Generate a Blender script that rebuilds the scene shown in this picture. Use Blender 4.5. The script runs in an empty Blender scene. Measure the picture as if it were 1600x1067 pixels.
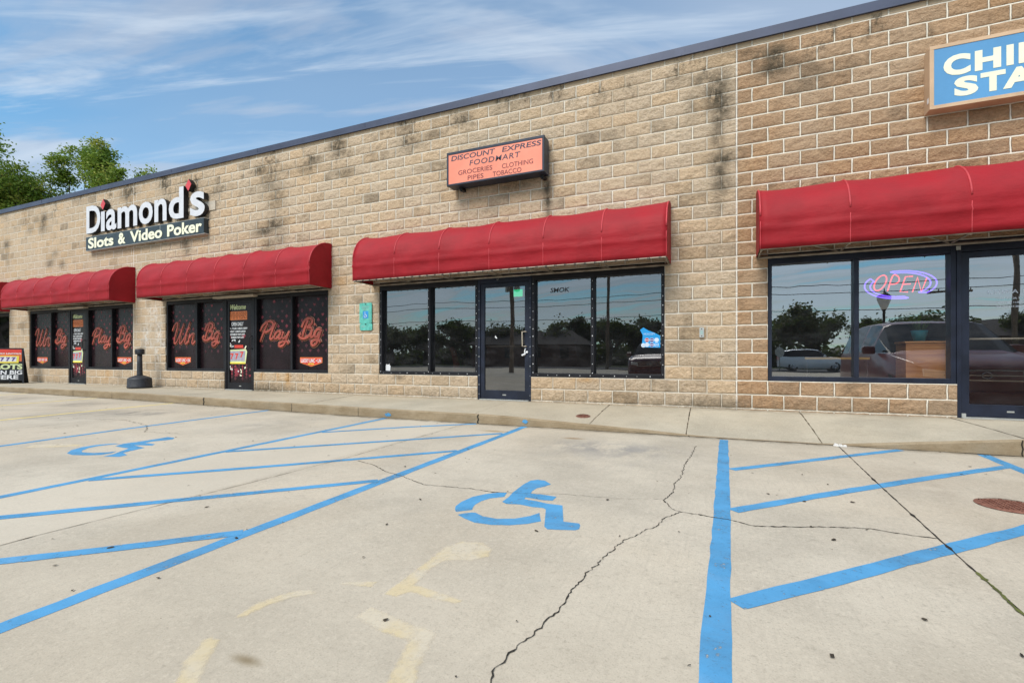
import bpy, bmesh, math, random
import numpy as np
from mathutils import Vector, Matrix
R = math.radians
random.seed(7)
sc = bpy.context.scene
COL = sc.collection

# ------------------------------------------------------------------ camera
cd = bpy.data.cameras.new('camera'); cam = bpy.data.objects.new('camera', cd); COL.objects.link(cam)
cd.sensor_width = 36; cd.lens = 16.92; cd.shift_y = .0153; cd.clip_start = .05; cd.clip_end = 3000
cam.location = (0, -7.83, .77); cam.rotation_euler = (R(90), 0, R(23.09))
sc.camera = cam
sc.view_settings.view_transform = 'Standard'; sc.view_settings.look = 'None'
sc.view_settings.gamma = 1; sc.view_settings.exposure = 0.88

# ------------------------------------------------------------------ node helper
class NT:
    def __init__(s, tree): s.t = tree; s.n = tree.nodes; s.l = tree.links
    def node(s, typ, **kw):
        n = s.n.new(typ)
        for k, v in kw.items(): setattr(n, k, v)
        return n
    def put(s, sock, v):
        if v is None: return
        if hasattr(v, 'is_output') or isinstance(v, bpy.types.NodeSocket): s.l.new(v, sock)
        else:
            if isinstance(v, (tuple, list)) and len(v) == 3 and sock.type == 'RGBA': v = (*v, 1)
            sock.default_value = v
    def m(s, op, a, b=None, c=None, clamp=False):
        n = s.node('ShaderNodeMath', operation=op, use_clamp=clamp)
        for i, v in enumerate((a, b, c)): s.put(n.inputs[i], v) if v is not None else None
        return n.outputs[0]
    def mix(s, f, a, b, blend='MIX'):
        n = s.node('ShaderNodeMix', data_type='RGBA', blend_type=blend)
        s.put(n.inputs[0], f); s.put(n.inputs[6], a); s.put(n.inputs[7], b)
        return n.outputs[2]
    def sep(s, v):
        n = s.node('ShaderNodeSeparateXYZ'); s.put(n.inputs[0], v); return n.outputs
    def comb(s, x, y, z):
        n = s.node('ShaderNodeCombineXYZ')
        for i, v in enumerate((x, y, z)): s.put(n.inputs[i], v)
        return n.outputs[0]
    def pos(s): return s.node('ShaderNodeNewGeometry').outputs['Position']
    def obj(s): return s.node('ShaderNodeTexCoord').outputs['Object']
    def noise(s, vec, scale, detail=4, rough=.55, dist=0, out=0):
        n = s.node('ShaderNodeTexNoise'); s.put(n.inputs['Vector'], vec)
        n.inputs['Scale'].default_value = scale; n.inputs['Detail'].default_value = detail
        n.inputs['Roughness'].default_value = rough; n.inputs['Distortion'].default_value = dist
        return n.outputs[out]
    def ramp(s, f, lo, hi, a=0., b=1.):
        n = s.node('ShaderNodeMapRange', interpolation_type='SMOOTHSTEP'); s.put(n.inputs[0], f)
        n.inputs[1].default_value = lo; n.inputs[2].default_value = hi
        n.inputs[3].default_value = a; n.inputs[4].default_value = b
        return n.outputs[0]
    def white(s, vec):
        n = s.node('ShaderNodeTexWhiteNoise', noise_dimensions='3D'); s.put(n.inputs[0], vec); return n.outputs
    def bump(s, h, strength=.5, dist=.02):
        n = s.node('ShaderNodeBump'); s.put(n.inputs['Height'], h)
        n.inputs['Strength'].default_value = strength; n.inputs['Distance'].default_value = dist
        return n.outputs[0]
    def scale(s, v, sc3):
        n = s.node('ShaderNodeVectorMath', operation='MULTIPLY'); s.put(n.inputs[0], v); s.put(n.inputs[1], sc3); return n.outputs[0]
    def add(s, v, w):
        n = s.node('ShaderNodeVectorMath', operation='ADD'); s.put(n.inputs[0], v); s.put(n.inputs[1], w); return n.outputs[0]
    def attr(s, name):
        return s.node('ShaderNodeAttribute', attribute_name=name).outputs['Color']
    def blob(s, p, cx, cy, rx, ry, lo=0., hi=1.):
        x, y, z = p
        dx = s.m('DIVIDE', s.m('SUBTRACT', x, cx), rx); dy = s.m('DIVIDE', s.m('SUBTRACT', y, cy), ry)
        d = s.m('SQRT', s.m('ADD', s.m('MULTIPLY', dx, dx), s.m('MULTIPLY', dy, dy)))
        return s.ramp(d, lo, hi, 1., 0.)

# ------------------------------------------------------------------ sky + sun
SUN_DIR = Vector((-.16, -.62, .77)).normalized()
SUN_EL = math.asin(SUN_DIR.z); SUN_AZ = math.atan2(SUN_DIR.x, SUN_DIR.y)
w = bpy.data.worlds.new("World"); sc.world = w; w.use_nodes = True
T = NT(w.node_tree); T.n.clear()
sky = T.node('ShaderNodeTexSky', sky_type='NISHITA'); sky.sun_disc = False
sky.sun_elevation = SUN_EL; sky.sun_rotation = SUN_AZ; sky.altitude = 50; sky.air_density = 1.0; sky.dust_density = .6; sky.ozone_density = 1.6
gen = T.node('ShaderNodeTexCoord').outputs['Generated']
dx, dy, dz = T.sep(gen)
dzc = T.m('ADD', T.m('MAXIMUM', dz, 0.), .09)
px = T.m('DIVIDE', dx, dzc); py = T.m('DIVIDE', dy, dzc)
ca, sa = .9199, .3922
along = T.m('ADD', T.m('MULTIPLY', px, ca), T.m('MULTIPLY', py, sa))
depth = T.m('SUBTRACT', T.m('MULTIPLY', py, ca), T.m('MULTIPLY', px, sa))
v1 = T.comb(T.m('MULTIPLY', along, .46), T.m('ADD', T.m('MULTIPLY', depth, 1.9), T.m('MULTIPLY', along, .12)), 5.1)
n1 = T.noise(v1, 1.0, 7, .56, .55)
v2 = T.comb(T.m('MULTIPLY', along, .30), T.m('MULTIPLY', depth, .55), 9.3)
n2 = T.noise(v2, 1.0, 5, .5, .3)
v3 = T.comb(T.m('MULTIPLY', along, .62), T.m('ADD', T.m('MULTIPLY', depth, 3.6), T.m('MULTIPLY', along, .30)), 24.6)
n3 = T.noise(v3, 1.0, 6, .6, .8)
back = T.ramp(dy, -.15, .25, 1., 0.)                       # the sky behind the photographer is more overcast
right = T.ramp(T.m('ADD', T.m('MULTIPLY', dx, ca), T.m('MULTIPLY', dy, sa)), .05, .60)
thick = T.m('ADD', T.ramp(n1, .40, .60), T.m('MULTIPLY', back, T.ramp(n1, .30, .55, .25, .75)), clamp=True)
wisp = T.m('MULTIPLY', T.ramp(n3, .50, .68), .62)
veil = T.m('ADD', T.m('MULTIPLY', T.ramp(n2, .38, .62), .5), T.m('MULTIPLY', right, .62), clamp=True)
low = T.ramp(dz, .0, .30, .35, 0.)
mask = T.m('MAXIMUM', T.m('MULTIPLY', thick, .80), T.m('MAXIMUM', T.m('MULTIPLY', veil, .70), low))
skyc = T.mix(1., sky.outputs[0], (.46, .92, 1.02), 'MULTIPLY')
cshade = T.mix(T.ramp(n2, .35, .68), (2.0, 2.45, 3.2), (2.9, 3.3, 3.95))
warm = T.m('MULTIPLY', T.m('MULTIPLY', back, T.ramp(dz, .02, .22, 1., 0.)), T.ramp(n1, .42, .6, .85, .0))
cshade = T.mix(warm, cshade, (6.2, 5.4, 3.7))
cshade = T.mix(T.m('MULTIPLY', T.m('MULTIPLY', back, .65), T.ramp(n1, .32, .58)), cshade, (7.0, 7.3, 7.7))
skymix = T.mix(mask, skyc, cshade)
skymix = T.mix(T.m('MULTIPLY', wisp, T.m('SUBTRACT', 1., back)), skymix, (3.5, 4.05, 4.7))
bg = T.node('ShaderNodeBackground'); T.put(bg.inputs[0], skymix); bg.inputs[1].default_value = .105
T.l.new(bg.outputs[0], T.node('ShaderNodeOutputWorld').inputs[0])
sl = bpy.data.lights.new('sun', 'SUN'); so = bpy.data.objects.new('sun', sl); COL.objects.link(so)
sl.energy = 2.0; sl.angle = R(30); sl.color = (1, .945, .87)
so.rotation_euler = SUN_DIR.to_track_quat('Z', 'Y').to_euler(); so.location = (-20, -30, 30)

# ------------------------------------------------------------------ materials
MATS = {}
def mat(name, build):
    m = bpy.data.materials.new(name); m.use_nodes = True
    t = NT(m.node_tree); t.n.clear(); out = t.node('ShaderNodeOutputMaterial')
    sh = build(t); t.l.new(sh, out.inputs[0]); MATS[name] = m
    return m
def prin(t, col, rough=.6, metal=0., normal=None, spec=.5, emis=None, estr=0., coat=0., trans=0.):
    p = t.node('ShaderNodeBsdfPrincipled')
    t.put(p.inputs['Base Color'], col); t.put(p.inputs['Roughness'], rough); t.put(p.inputs['Metallic'], metal)
    p.inputs['Specular IOR Level'].default_value = spec
    if normal is not None: t.put(p.inputs['Normal'], normal)
    if emis is not None: t.put(p.inputs['Emission Color'], emis); p.inputs['Emission Strength'].default_value = estr
    if coat: p.inputs['Coat Weight'].default_value = coat; p.inputs['Coat Roughness'].default_value = .12
    return p.outputs[0]
def paintmat(name, col, rough=.55, var=.12, nscale=6., spec=.4, metal=0., bumps=0., coat=0.):
    def b(t):
        n = t.noise(t.obj(), nscale, 5)
        c = t.mix(t.ramp(n, .3, .7), tuple(x * (1 - var) for x in col), tuple(min(1, x * (1 + var)) for x in col))
        nrm = t.bump(t.noise(t.obj(), nscale * 14, 3), bumps, .004) if bumps else None
        r = t.m('ADD', rough - .06, t.m('MULTIPLY', t.noise(t.obj(), nscale * 3, 3), .12))
        return prin(t, c, r, metal, nrm, spec, coat=coat)
    return mat(name, b)

Z0, BH, BW, JX = .02, .2032, .4064, .264
def block_mat(t):
    p = t.pos(); x, y, z = t.sep(p)
    wob = t.noise(p, 9., 2); wob2 = t.noise(t.add(p, (7, 3, 1)), 9., 2)
    xs = t.m('ADD', x, t.m('MULTIPLY', t.m('SUBTRACT', wob, .5), .016))
    zs = t.m('ADD', z, t.m('MULTIPLY', t.m('SUBTRACT', wob2, .5), .012))
    v = t.m('DIVIDE', t.m('SUBTRACT', zs, Z0), BH); row = t.m('FLOOR', v); fv = t.m('SUBTRACT', v, row)
    odd = t.m('MODULO', t.m('ADD', row, 40), 2)
    u = t.m('ADD', t.m('DIVIDE', t.m('SUBTRACT', xs, JX), BW), t.m('MULTIPLY', t.m('SUBTRACT', 1., odd), .5))
    colm = t.m('FLOOR', u); fu = t.m('SUBTRACT', u, colm)
    du = t.m('MULTIPLY', t.m('SUBTRACT', .5, t.m('ABSOLUTE', t.m('SUBTRACT', fu, .5))), BW)
    dv = t.m('MULTIPLY', t.m('SUBTRACT', .5, t.m('ABSOLUTE', t.m('SUBTRACT', fv, .5))), BH)
    d = t.m('MINIMUM', du, dv)
    blk = t.ramp(d, .0070, .0125)                         # 0 in the joint, 1 on the block
    capm = t.m('GREATER_THAN', v, 26.); 
    rid = t.comb(colm, row, 1.7)
    wn = t.white(rid); r1, r2, r3 = t.sep(wn[1])
    rightz = t.m('GREATER_THAN', x, JX)
    # stone face: grain, coarse chips, drifting cast; raised contrast also paints in relief shade
    g1 = t.noise(p, 34., 6, .68); g2 = t.noise(t.scale(t.add(p, t.scale(wn[1], (9, 9, 9))), (13, 13, 26)), 1., 5, .7, 1.2); g3 = t.noise(p, .55, 3); g4 = t.noise(t.scale(t.add(p, t.scale(wn[1], (5, 5, 5))), (24, 24, 40)), 1., 4, .65, 1.)
    base = t.mix(rightz, (.535, .420, .300), (.405, .262, .158))
    lite = t.mix(rightz, (.62, .50, .365), (.49, .335, .21))
    dark = t.mix(rightz, (.40, .295, .19), (.28, .170, .092))
    c = t.mix(t.ramp(r1, 0., 1.), base, t.mix(t.m('GREATER_THAN', r2, .5), lite, dark))
    c = t.mix(.72, c, base)
    c = t.mix(t.ramp(g2, .44, .66, 0., .72), c, dark)
    c = t.mix(t.ramp(g4, .50, .68, 0., .65), c, lite)
    c = t.mix(t.ramp(g4, .48, .30, 0., .65), c, dark)
    c = t.mix(t.ramp(g1, .46, .74, 0., .50), c, lite)
    c = t.mix(t.ramp(g1, .50, .24, 0., .55), c, t.mix(.4, dark, (.05, .035, .02)))
    hue = t.mix(t.ramp(r3, .2, 1.), (1, 1, 1), (1.05, .985, .9)); c = t.mix(1., c, hue, 'MULTIPLY')
    c = t.mix(t.ramp(g3, .40, .66, 0., .26), c, (.52, .43, .32))
    c = t.mix(capm, c, t.mix(t.noise(p, 5., 4), (.47, .36, .245), (.55, .43, .30)))
    # mortar, in places washed over with the wall's own tan
    wash = t.m('MULTIPLY', t.m('SUBTRACT', 1., rightz), t.ramp(t.noise(t.add(p, (3, 0, 9)), .9, 4), .46, .70, 0., .75))
    mort = t.mix(t.noise(p, 14., 3), (.67, .60, .49), (.81, .75, .64))
    mort = t.mix(wash, mort, (.50, .395, .27))
    c = t.mix(blk, mort, c)
    # control joint caulk
    jd = t.m('MINIMUM', t.m('ABSOLUTE', t.m('SUBTRACT', x, JX)), t.m('ABSOLUTE', t.m('SUBTRACT', x, -14.28)))
    c = t.mix(t.ramp(jd, .008, .013, 1., 0.), c, (.76, .71, .63))
    # weather: algae streaks, rust runs, pale scrubbed marks carried by the wall's own attribute
    sr, sg, sb = t.sep(t.attr('weather'))
    nz = t.noise(t.scale(p, (11, 11, 7)), 1., 6, .72); nz2 = t.noise(t.scale(p, (1.9, 1.9, 1.4)), 1., 5, .7)
    topz = t.ramp(z, 4.4, 5.3)
    grime = t.m('ADD', t.m('MULTIPLY', sr, t.ramp(nz, .26, .54, .12, 1.)), t.m('MULTIPLY', t.m('MULTIPLY', topz, t.ramp(nz2, .50, .64)), t.ramp(nz, .40, .62, 0., .95)), clamp=True)
    blkgr = t.m('MULTIPLY', t.ramp(r2, .55, 1.), t.ramp(t.m('ADD', nz2, t.m('MULTIPLY', r1, .15)), .50, .75, 0., .55))
    grime = t.m('MINIMUM', t.m('MAXIMUM', grime, blkgr), 1.)
    c = t.mix(t.m('MULTIPLY', grime, .92), c, t.mix(g1, (.040, .036, .028), (.11, .09, .06)))
    c = t.mix(t.m('MULTIPLY', sg, t.ramp(nz, .3, .6, .2, .8)), c, (.45, .215, .035))
    c = t.mix(t.m('MULTIPLY', sb, t.ramp(nz, .42, .58)), c, (.74, .72, .68))
    foot = t.m('MULTIPLY', t.ramp(z, .0, .30, 1., 0.), t.ramp(nz, .38, .62, .05, .42))
    c = t.mix(foot, c, (.19, .155, .105))
    h = t.m('ADD', t.m('MULTIPLY', t.noise(t.scale(t.add(p, t.scale(wn[1], (9, 9, 9))), (11, 11, 16)), 1., 6, .68), .7), t.m('MULTIPLY', g1, .34))
    h = t.m('ADD', t.m('MULTIPLY', t.m('MULTIPLY', h, blk), t.m('SUBTRACT', 1., t.m('MULTIPLY', capm, .9))), t.m('MULTIPLY', blk, .22))
    return prin(t, c, .93, normal=t.bump(h, 1., .055), spec=.15)
mat('split_face_block', block_mat)

def concrete(name, base, lot=False, dirt=.0):
    def b(t):
        p = t.pos(); x, y, z = P = t.sep(p)
        f1 = t.noise(p, 150., 3, .7); f2 = t.noise(p, 42., 5, .7); f3 = t.noise(p, 1.1, 6, .62); f4 = t.noise(t.add(p, (5, 5, 5)), .30, 4, .6); f5 = t.noise(p, 6., 5, .6)
        sc = lambda k: tuple(v * k for v in base)
        c = t.mix(t.ramp(f3, .32, .68), sc(.84), sc(1.10))
        c = t.mix(t.ramp(f4, .35, .65, 0., .42), c, (base[0] * 1.02, base[1] * .93, base[2] * .82))
        c = t.mix(t.ramp(f5, .5, .75, 0., .30), c, sc(.72))
        c = t.mix(t.ramp(f2, .52, .70, 0., .45), c, sc(1.28))
        c = t.mix(t.ramp(f2, .46, .28, 0., .55), c, sc(.58))
        c = t.mix(t.ramp(f1, .54, .68, 0., .60), c, sc(.55))
        c = t.mix(t.ramp(f1, .44, .30, 0., .35), c, sc(1.30))
        if lot:
            # broom-finish streaks, a paler slab, tyre and oil marks, rust-brown pools
            br = t.noise(t.scale(p, (75, 3.5, 1)), 1., 3, .6)
            c = t.mix(t.ramp(br, .50, .72, 0., .26), c, sc(.76))
            slab = t.m('MULTIPLY', t.ramp(x, -4.86, -4.76), t.ramp(x, -3.5, -3.42, 1., 0.))
            c = t.mix(t.m('MULTIPLY', slab, .55), c, sc(1.13))
            slab2 = t.m('MULTIPLY', t.ramp(y, -5.2, -6.4), t.ramp(x, -3.4, -3.0))
            c = t.mix(t.m('MULTIPLY', slab2, .30), c, (base[0] * .90, base[1] * .85, base[2] * .78))
            def stain(cx, cy, rx, ry, col, amt, lo=.36, hi=.62):
                nonlocal c
                c = t.mix(t.m('MULTIPLY', t.m('MULTIPLY', t.blob(P, cx, cy, rx, ry), t.ramp(t.noise(t.scale(p, (4, 2.2, 1)), 1., 6, .7), lo, hi)), amt), c, col)
            stain(-1.1, -2.55, 1.1, .62, (.17, .175, .185), .62); stain(-1.0, -3.0, 1.2, .9, (.2, .2, .2), .28)
            stain(-2.75, -1.98, .30, .10, (.30, .215, .115), .85, .2, .4); stain(-1.62, -2.12, .20, .085, (.27, .185, .1), .9, .2, .4)
            stain(-9.1, -2.7, .75, .75, (.10, .10, .10), .85); stain(-9.9, -3.4, .9, 1.2, (.14, .135, .13), .45)
            stain(-11.6, -2.4, .8, .8, (.13, .13, .125), .6); stain(-14.5, -2.3, 1.2, .7, (.14, .135, .13), .5)
            stain(-6.1, -2.6, .9, 1.3, (.2, .19, .18), .3); stain(-1.42, -6.72, .10, .035, (.22, .17, .1), .9, .1, .3)
            stain(-2.215, -7.165, .05, .04, (.03, .028, .02), 1., .0, .2); stain(1.45, -3.1, .5, .9, (.26, .2, .15), .25)
            edge = t.m('MULTIPLY', t.ramp(y, -1.62, -1.42), t.ramp(f5, .35, .6, .2, .75)); c = t.mix(edge, c, (.16, .13, .09))
        else:
            e2 = t.m('MULTIPLY', t.ramp(y, -.22, .0), t.ramp(f5, .35, .65, .1, .55)); c = t.mix(e2, c, (.17, .14, .1))
        if dirt: c = t.mix(t.ramp(t.noise(t.scale(p, (3, 3, 9)), 1., 6, .7), .35, .65, dirt * .35, dirt), c, (.205, .15, .085))
        h = t.m('ADD', t.m('MULTIPLY', f1, .35), f2)
        return prin(t, c, .9, normal=t.bump(h, .35, .006), spec=.2)
    return mat(name, b)
concrete('lot_concrete', (.482, .432, .348), lot=True)
concrete('pavement_concrete', (.43, .385, .30))
concrete('kerb_concrete', (.36, .295, .205), dirt=.75)  # kerb face: stain, plus some vertical-face shade put into the colour

def roadpaint(name, col, wear):
    def b(t):
        p = t.pos(); n = t.noise(p, 38., 6, .72); n2 = t.noise(p, 3.5, 4, .6); n3 = t.noise(p, 150., 2)
        c = t.mix(t.ramp(n2, .3, .7), tuple(v * .86 for v in col), tuple(v * 1.1 for v in col))
        c = t.mix(t.ramp(n3, .55, .75, 0., .35), c, tuple(v * .6 for v in col))
        sm = t.noise(t.scale(p, (1.1, 2.3, 1.)), 1., 6, .7)
        c = t.mix(t.ramp(sm, .48, .70, 0., .42), c, tuple(v * .45 + .06 for v in col)); c = t.mix(t.ramp(sm, .46, .26, 0., .35), c, tuple(min(.8, v * .8 + .16) for v in col))
        sh = prin(t, c, .75, normal=t.bump(n, .3, .004), spec=.25)
        tr = t.node('ShaderNodeBsdfTransparent').outputs[0]; mx = t.node('ShaderNodeMixShader')
        a = t.m('ADD', t.m('MULTIPLY', n, .72), t.m('MULTIPLY', n2, .28))
        T_ = t.ramp(a, wear - .05, wear + .07, 1., 0.)     # worn-through flecks
        t.put(mx.inputs[0], T_); t.l.new(sh, mx.inputs[1]); t.l.new(tr, mx.inputs[2])
        return mx.outputs[0]
    return mat(name, b)
roadpaint('blue_road_paint', (.082, .290, .52), .385)
roadpaint('yellow_road_paint', (.70, .56, .20), .36)
def fadedpaint(t):
    p = t.pos(); n = t.noise(p, 30., 6, .75); n2 = t.noise(p, 4., 4, .6); e = t.sep(t.attr('fade'))[0]
    c = t.mix(t.ramp(n2, .40, .62), (.78, .65, .40), (.76, .68, .53))
    k = t.ramp(t.m('ADD', t.m('MULTIPLY', e, .75), t.m('MULTIPLY', t.m('SUBTRACT', n, .5), 1.7)), .10, .85, 0., .56)
    mx = t.node('ShaderNodeMixShader'); t.put(mx.inputs[0], k)
    t.l.new(t.node('ShaderNodeBsdfTransparent').outputs[0], mx.inputs[1]); t.l.new(prin(t, c, .85, spec=.2), mx.inputs[2]); return mx.outputs[0]
mat('faded_yellow_paint', fadedpaint)

def fabric(t):
    p = t.pos(); x, y, z = t.sep(p)
    n = t.noise(p, 2.2, 5, .6); n2 = t.noise(t.scale(p, (7, 4, 1.3)), 1., 5, .65)
    c = t.mix(t.ramp(n, .3, .7), (.315, .009, .016), (.235, .006, .011))
    up = t.sep(t.node('ShaderNodeNewGeometry').outputs['Normal'])[2]
    dust = t.m('MULTIPLY', t.ramp(up, .1, .95), t.ramp(n, .25, .7, .05, .26))
    c = t.mix(dust, c, (.44, .05, .065))
    c = t.mix(t.ramp(n2, .52, .74, 0., .35), c, (.28, .010, .018))
    wv = t.noise(t.scale(p, (160, 160, 160)), 1., 2)
    big = t.noise(t.scale(p, (1.6, 3, 5)), 1., 4, .55)
    return prin(t, c, .62, normal=t.bump(t.m('ADD', t.m('MULTIPLY', wv, .06), big), .45, .04), spec=.25)
mat('red_awning_fabric', fabric)
paintmat('awning_piping', (.46, .045, .055), .6)
paintmat('awning_frame_metal', (.27, .235, .19), .5, .3, 8, metal=.3)
paintmat('dark_bronze', (.010, .010, .013), .5, .3, 4, spec=.3)
paintmat('navy_metal', (.012, .016, .030), .45, .3, 4, spec=.35)
paintmat('coping_metal', (.055, .066, .105), .45, .15, 1.2, metal=.25)
paintmat('navy_frame', (.020, .028, .046), .4, .2)
paintmat('black_metal', (.012, .012, .014), .4, .2)
paintmat('white_plastic', (.60, .61, .64), .4, .05)
paintmat('cream_plastic', (.80, .78, .55), .5, .06)
paintmat('sign_navy', (.022, .034, .040), .35, .2)
paintmat('sign_pink', (.80, .255, .165), .45, .08, 2.)
paintmat('sign_blue', (.10, .29, .53), .35, .08, 1.4)
paintmat('sign_tan', (.55, .38, .24), .5, .1, 3)
paintmat('sign_cream', (.80, .80, .60), .5, .04)
paintmat('ink_dark', (.055, .05, .075), .6, .1)
paintmat('ink_maroon', (.14, .028, .035), .6, .1)
paintmat('diamond_red', (.58, .055, .065), .4, .1)
paintmat('teal_plate', (.10, .43, .36), .5, .22, 14.)
paintmat('plate_blue', (.03, .27, .62), .5, .1)
paintmat('plate_grey', (.30, .42, .40), .5, .1)
paintmat('grey_metal', (.42, .43, .41), .45, .15, metal=.3)
paintmat('bin_plastic', (.028, .030, .036), .55, .2, 20., bumps=.2)
paintmat('black_film', (.016, .009, .011), .28, .3, 2., spec=.18)
paintmat('film_red', (.20, .022, .035), .4, .35, 3.)
paintmat('film_red_dim', (.08, .016, .025), .4, .35, 3.)
paintmat('script_peach', (.62, .30, .20), .45, .25, 5.)
paintmat('script_dark', (.05, .008, .008), .45, .2)
paintmat('script_red', (.36, .075, .05), .45, .35, 6.)
paintmat('badge_red', (.62, .05, .03), .45, .1)
paintmat('badge_orange', (.78, .22, .06), .45, .1)
paintmat('print_white', (.70, .71, .72), .5, .06)
paintmat('print_lime', (.60, .68, .36), .5, .1)
paintmat('print_yellow', (.80, .66, .08), .5, .1)
paintmat('print_purple', (.12, .06, .25), .5, .1)
paintmat('print_brown', (.16, .035, .02), .5, .1)
paintmat('aframe_orange', (.62, .14, .04), .5, .3, 4.)
paintmat('sticker_blue', (.02, .33, .74), .4, .1)
paintmat('sticker_pale', (.62, .72, .82), .4, .1)
paintmat('pale_film_letter', (.50, .55, .62), .5, .1)
paintmat('dark_film_letter', (.05, .05, .06), .5, .1)
paintmat('interior_grey', (.12, .115, .11), .9, .2, 2.)
paintmat('interior_floor', (.16, .15, .14), .6, .2, 2.)
paintmat('plant_leaf', (.06, .13, .03), .6, .3, 5.)
paintmat('pot_teal', (.03, .27, .33), .4, .1)
paintmat('bar_yellow', (.62, .34, .03), .4, .1)
paintmat('chair_red', (.35, .04, .03), .5, .2)
paintmat('light_tan', (.46, .40, .32), .5, .1)
paintmat('bark', (.085, .065, .05), .9, .3, 9., bumps=.6)
paintmat('pole_wood', (.17, .125, .09), .85, .25, 7., bumps=.4)
paintmat('asphalt', (.05, .05, .052), .9, .2, 3., bumps=.3)
paintmat('grass', (.06, .085, .025), .95, .4, .7, bumps=.4)
paintmat('roof_membrane', (.32, .32, .32), .9, .1)
paintmat('shingle', (.045, .038, .035), .9, .3, 4.)
paintmat('house_wall', (.16, .085, .06), .85, .2, 2.)
paintmat('paint_maroon', (.11, .022, .025), .28, .1, 1., spec=.5, coat=.5)
paintmat('paint_mauve', (.135, .036, .040), .3, .1, 1., spec=.4, coat=.25)
paintmat('paint_white', (.80, .82, .84), .28, .04, 1., spec=.5, coat=.4)
paintmat('car_glass', (.010, .012, .014), .06, .1, 1., spec=.22)
paintmat('tyre_rubber', (.02, .02, .02), .8, .2)
paintmat('chrome', (.55, .55, .56), .18, .05, metal=1.)
paintmat('lamp_lens', (.6, .6, .58), .15, .1)
paintmat('leaf_debris', (.045, .035, .022), .9, .5, 9.)
paintmat('litter_white', (.75, .74, .72), .8, .1)
paintmat('crack_dark', (.030, .026, .020), .95, .4, 8.)
paintmat('joint_dirt', (.075, .058, .036), .95, .5, 5.)
paintmat('moss', (.09, .10, .025), .95, .4, 12.)
paintmat('plate_pale', (.33, .31, .37), .5, .15, 20.)
mat('rust_iron', lambda t: prin(t, t.mix(t.ramp(t.noise(t.pos(), 26., 6, .7), .35, .65), (.15, .055, .035), (.27, .125, .085)), .8, .2, t.bump(t.noise(t.pos(), 60., 4), .5, .004)))
mat('wood_veneer', lambda t: prin(t, t.mix(t.ramp(t.noise(t.scale(t.pos(), (1.5, 3, 26)), 1., 5, .6, .6), .3, .7), (.50, .20, .065), (.78, .38, .15)), .4))
def emis(name, col, s):
    def b(t):
        e = t.node('ShaderNodeEmission'); e.inputs[0].default_value = (*col, 1); e.inputs[1].default_value = s; return e.outputs[0]
    return mat(name, b)
emis('neon_red', (1., .035, .05), 1.15); emis('neon_purple', (.20, .085, 1.), 1.35); emis('lit_green', (.0, .80, .30), 1.5)
def glass(name, refl, tint, rough=.0):
    def b(t):
        tr = t.node('ShaderNodeBsdfTransparent'); tr.inputs[0].default_value = (*tint, 1)
        gl = t.node('ShaderNodeBsdfGlossy'); gl.inputs[1].default_value = rough; gl.inputs[0].default_value = (.94, .97, 1., 1)
        wv = t.noise(t.scale(t.pos(), (1.1, 1.1, .9)), 1., 2)
        t.put(gl.inputs['Normal'], t.bump(wv, .12, .012))
        lw = t.node('ShaderNodeLayerWeight'); lw.inputs[0].default_value = .28
        f = t.m('ADD', refl, t.m('MULTIPLY', t.m('POWER', lw.outputs['Facing'], 2.5), .35), clamp=True)
        dust = t.node('ShaderNodeBsdfDiffuse'); dust.inputs[0].default_value = (.4, .4, .42, 1)
        mx = t.node('ShaderNodeMixShader'); t.put(mx.inputs[0], f); t.l.new(tr.outputs[0], mx.inputs[1]); t.l.new(gl.outputs[0], mx.inputs[2])
        m2 = t.node('ShaderNodeMixShader'); t.put(m2.inputs[0], t.ramp(t.noise(t.scale(t.pos(), (2, 2, 5)), 1., 5, .7), .4, .75, .012, .05))
        t.l.new(mx.outputs[0], m2.inputs[1]); t.l.new(dust.outputs[0], m2.inputs[2])
        return m2.outputs[0]
    return mat(name, b)
glass('window_glass_tinted', .21, (.25, .26, .27)); glass('window_glass_clear', .33, (.86, .87, .86)); glass('lamp_glass', .12, (.7, .7, .6))
def leafmat(name, a, b_, c_):
    def b(t):
        oi = t.attr('tone'); r = t.sep(oi)[0]
        col = t.mix(t.ramp(r, 0., .55), a, b_); col = t.mix(t.ramp(r, .55, 1.), col, c_)
        d = prin(t, col, .55, spec=.3)
        tl = t.node('ShaderNodeBsdfTranslucent'); t.put(tl.inputs[0], t.mix(.5, col, (.16, .22, .03)))
        mx = t.node('ShaderNodeMixShader'); mx.inputs[0].default_value = .35; t.l.new(d, mx.inputs[1]); t.l.new(tl.outputs[0], mx.inputs[2])
        return mx.outputs[0]
    return mat(name, b)
leafmat('leaf_green', (.085, .165, .022), (.19, .29, .038), (.38, .38, .07))
leafmat('leaf_far', (.022, .040, .013), (.05, .07, .02), (.11, .085, .028))

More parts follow.
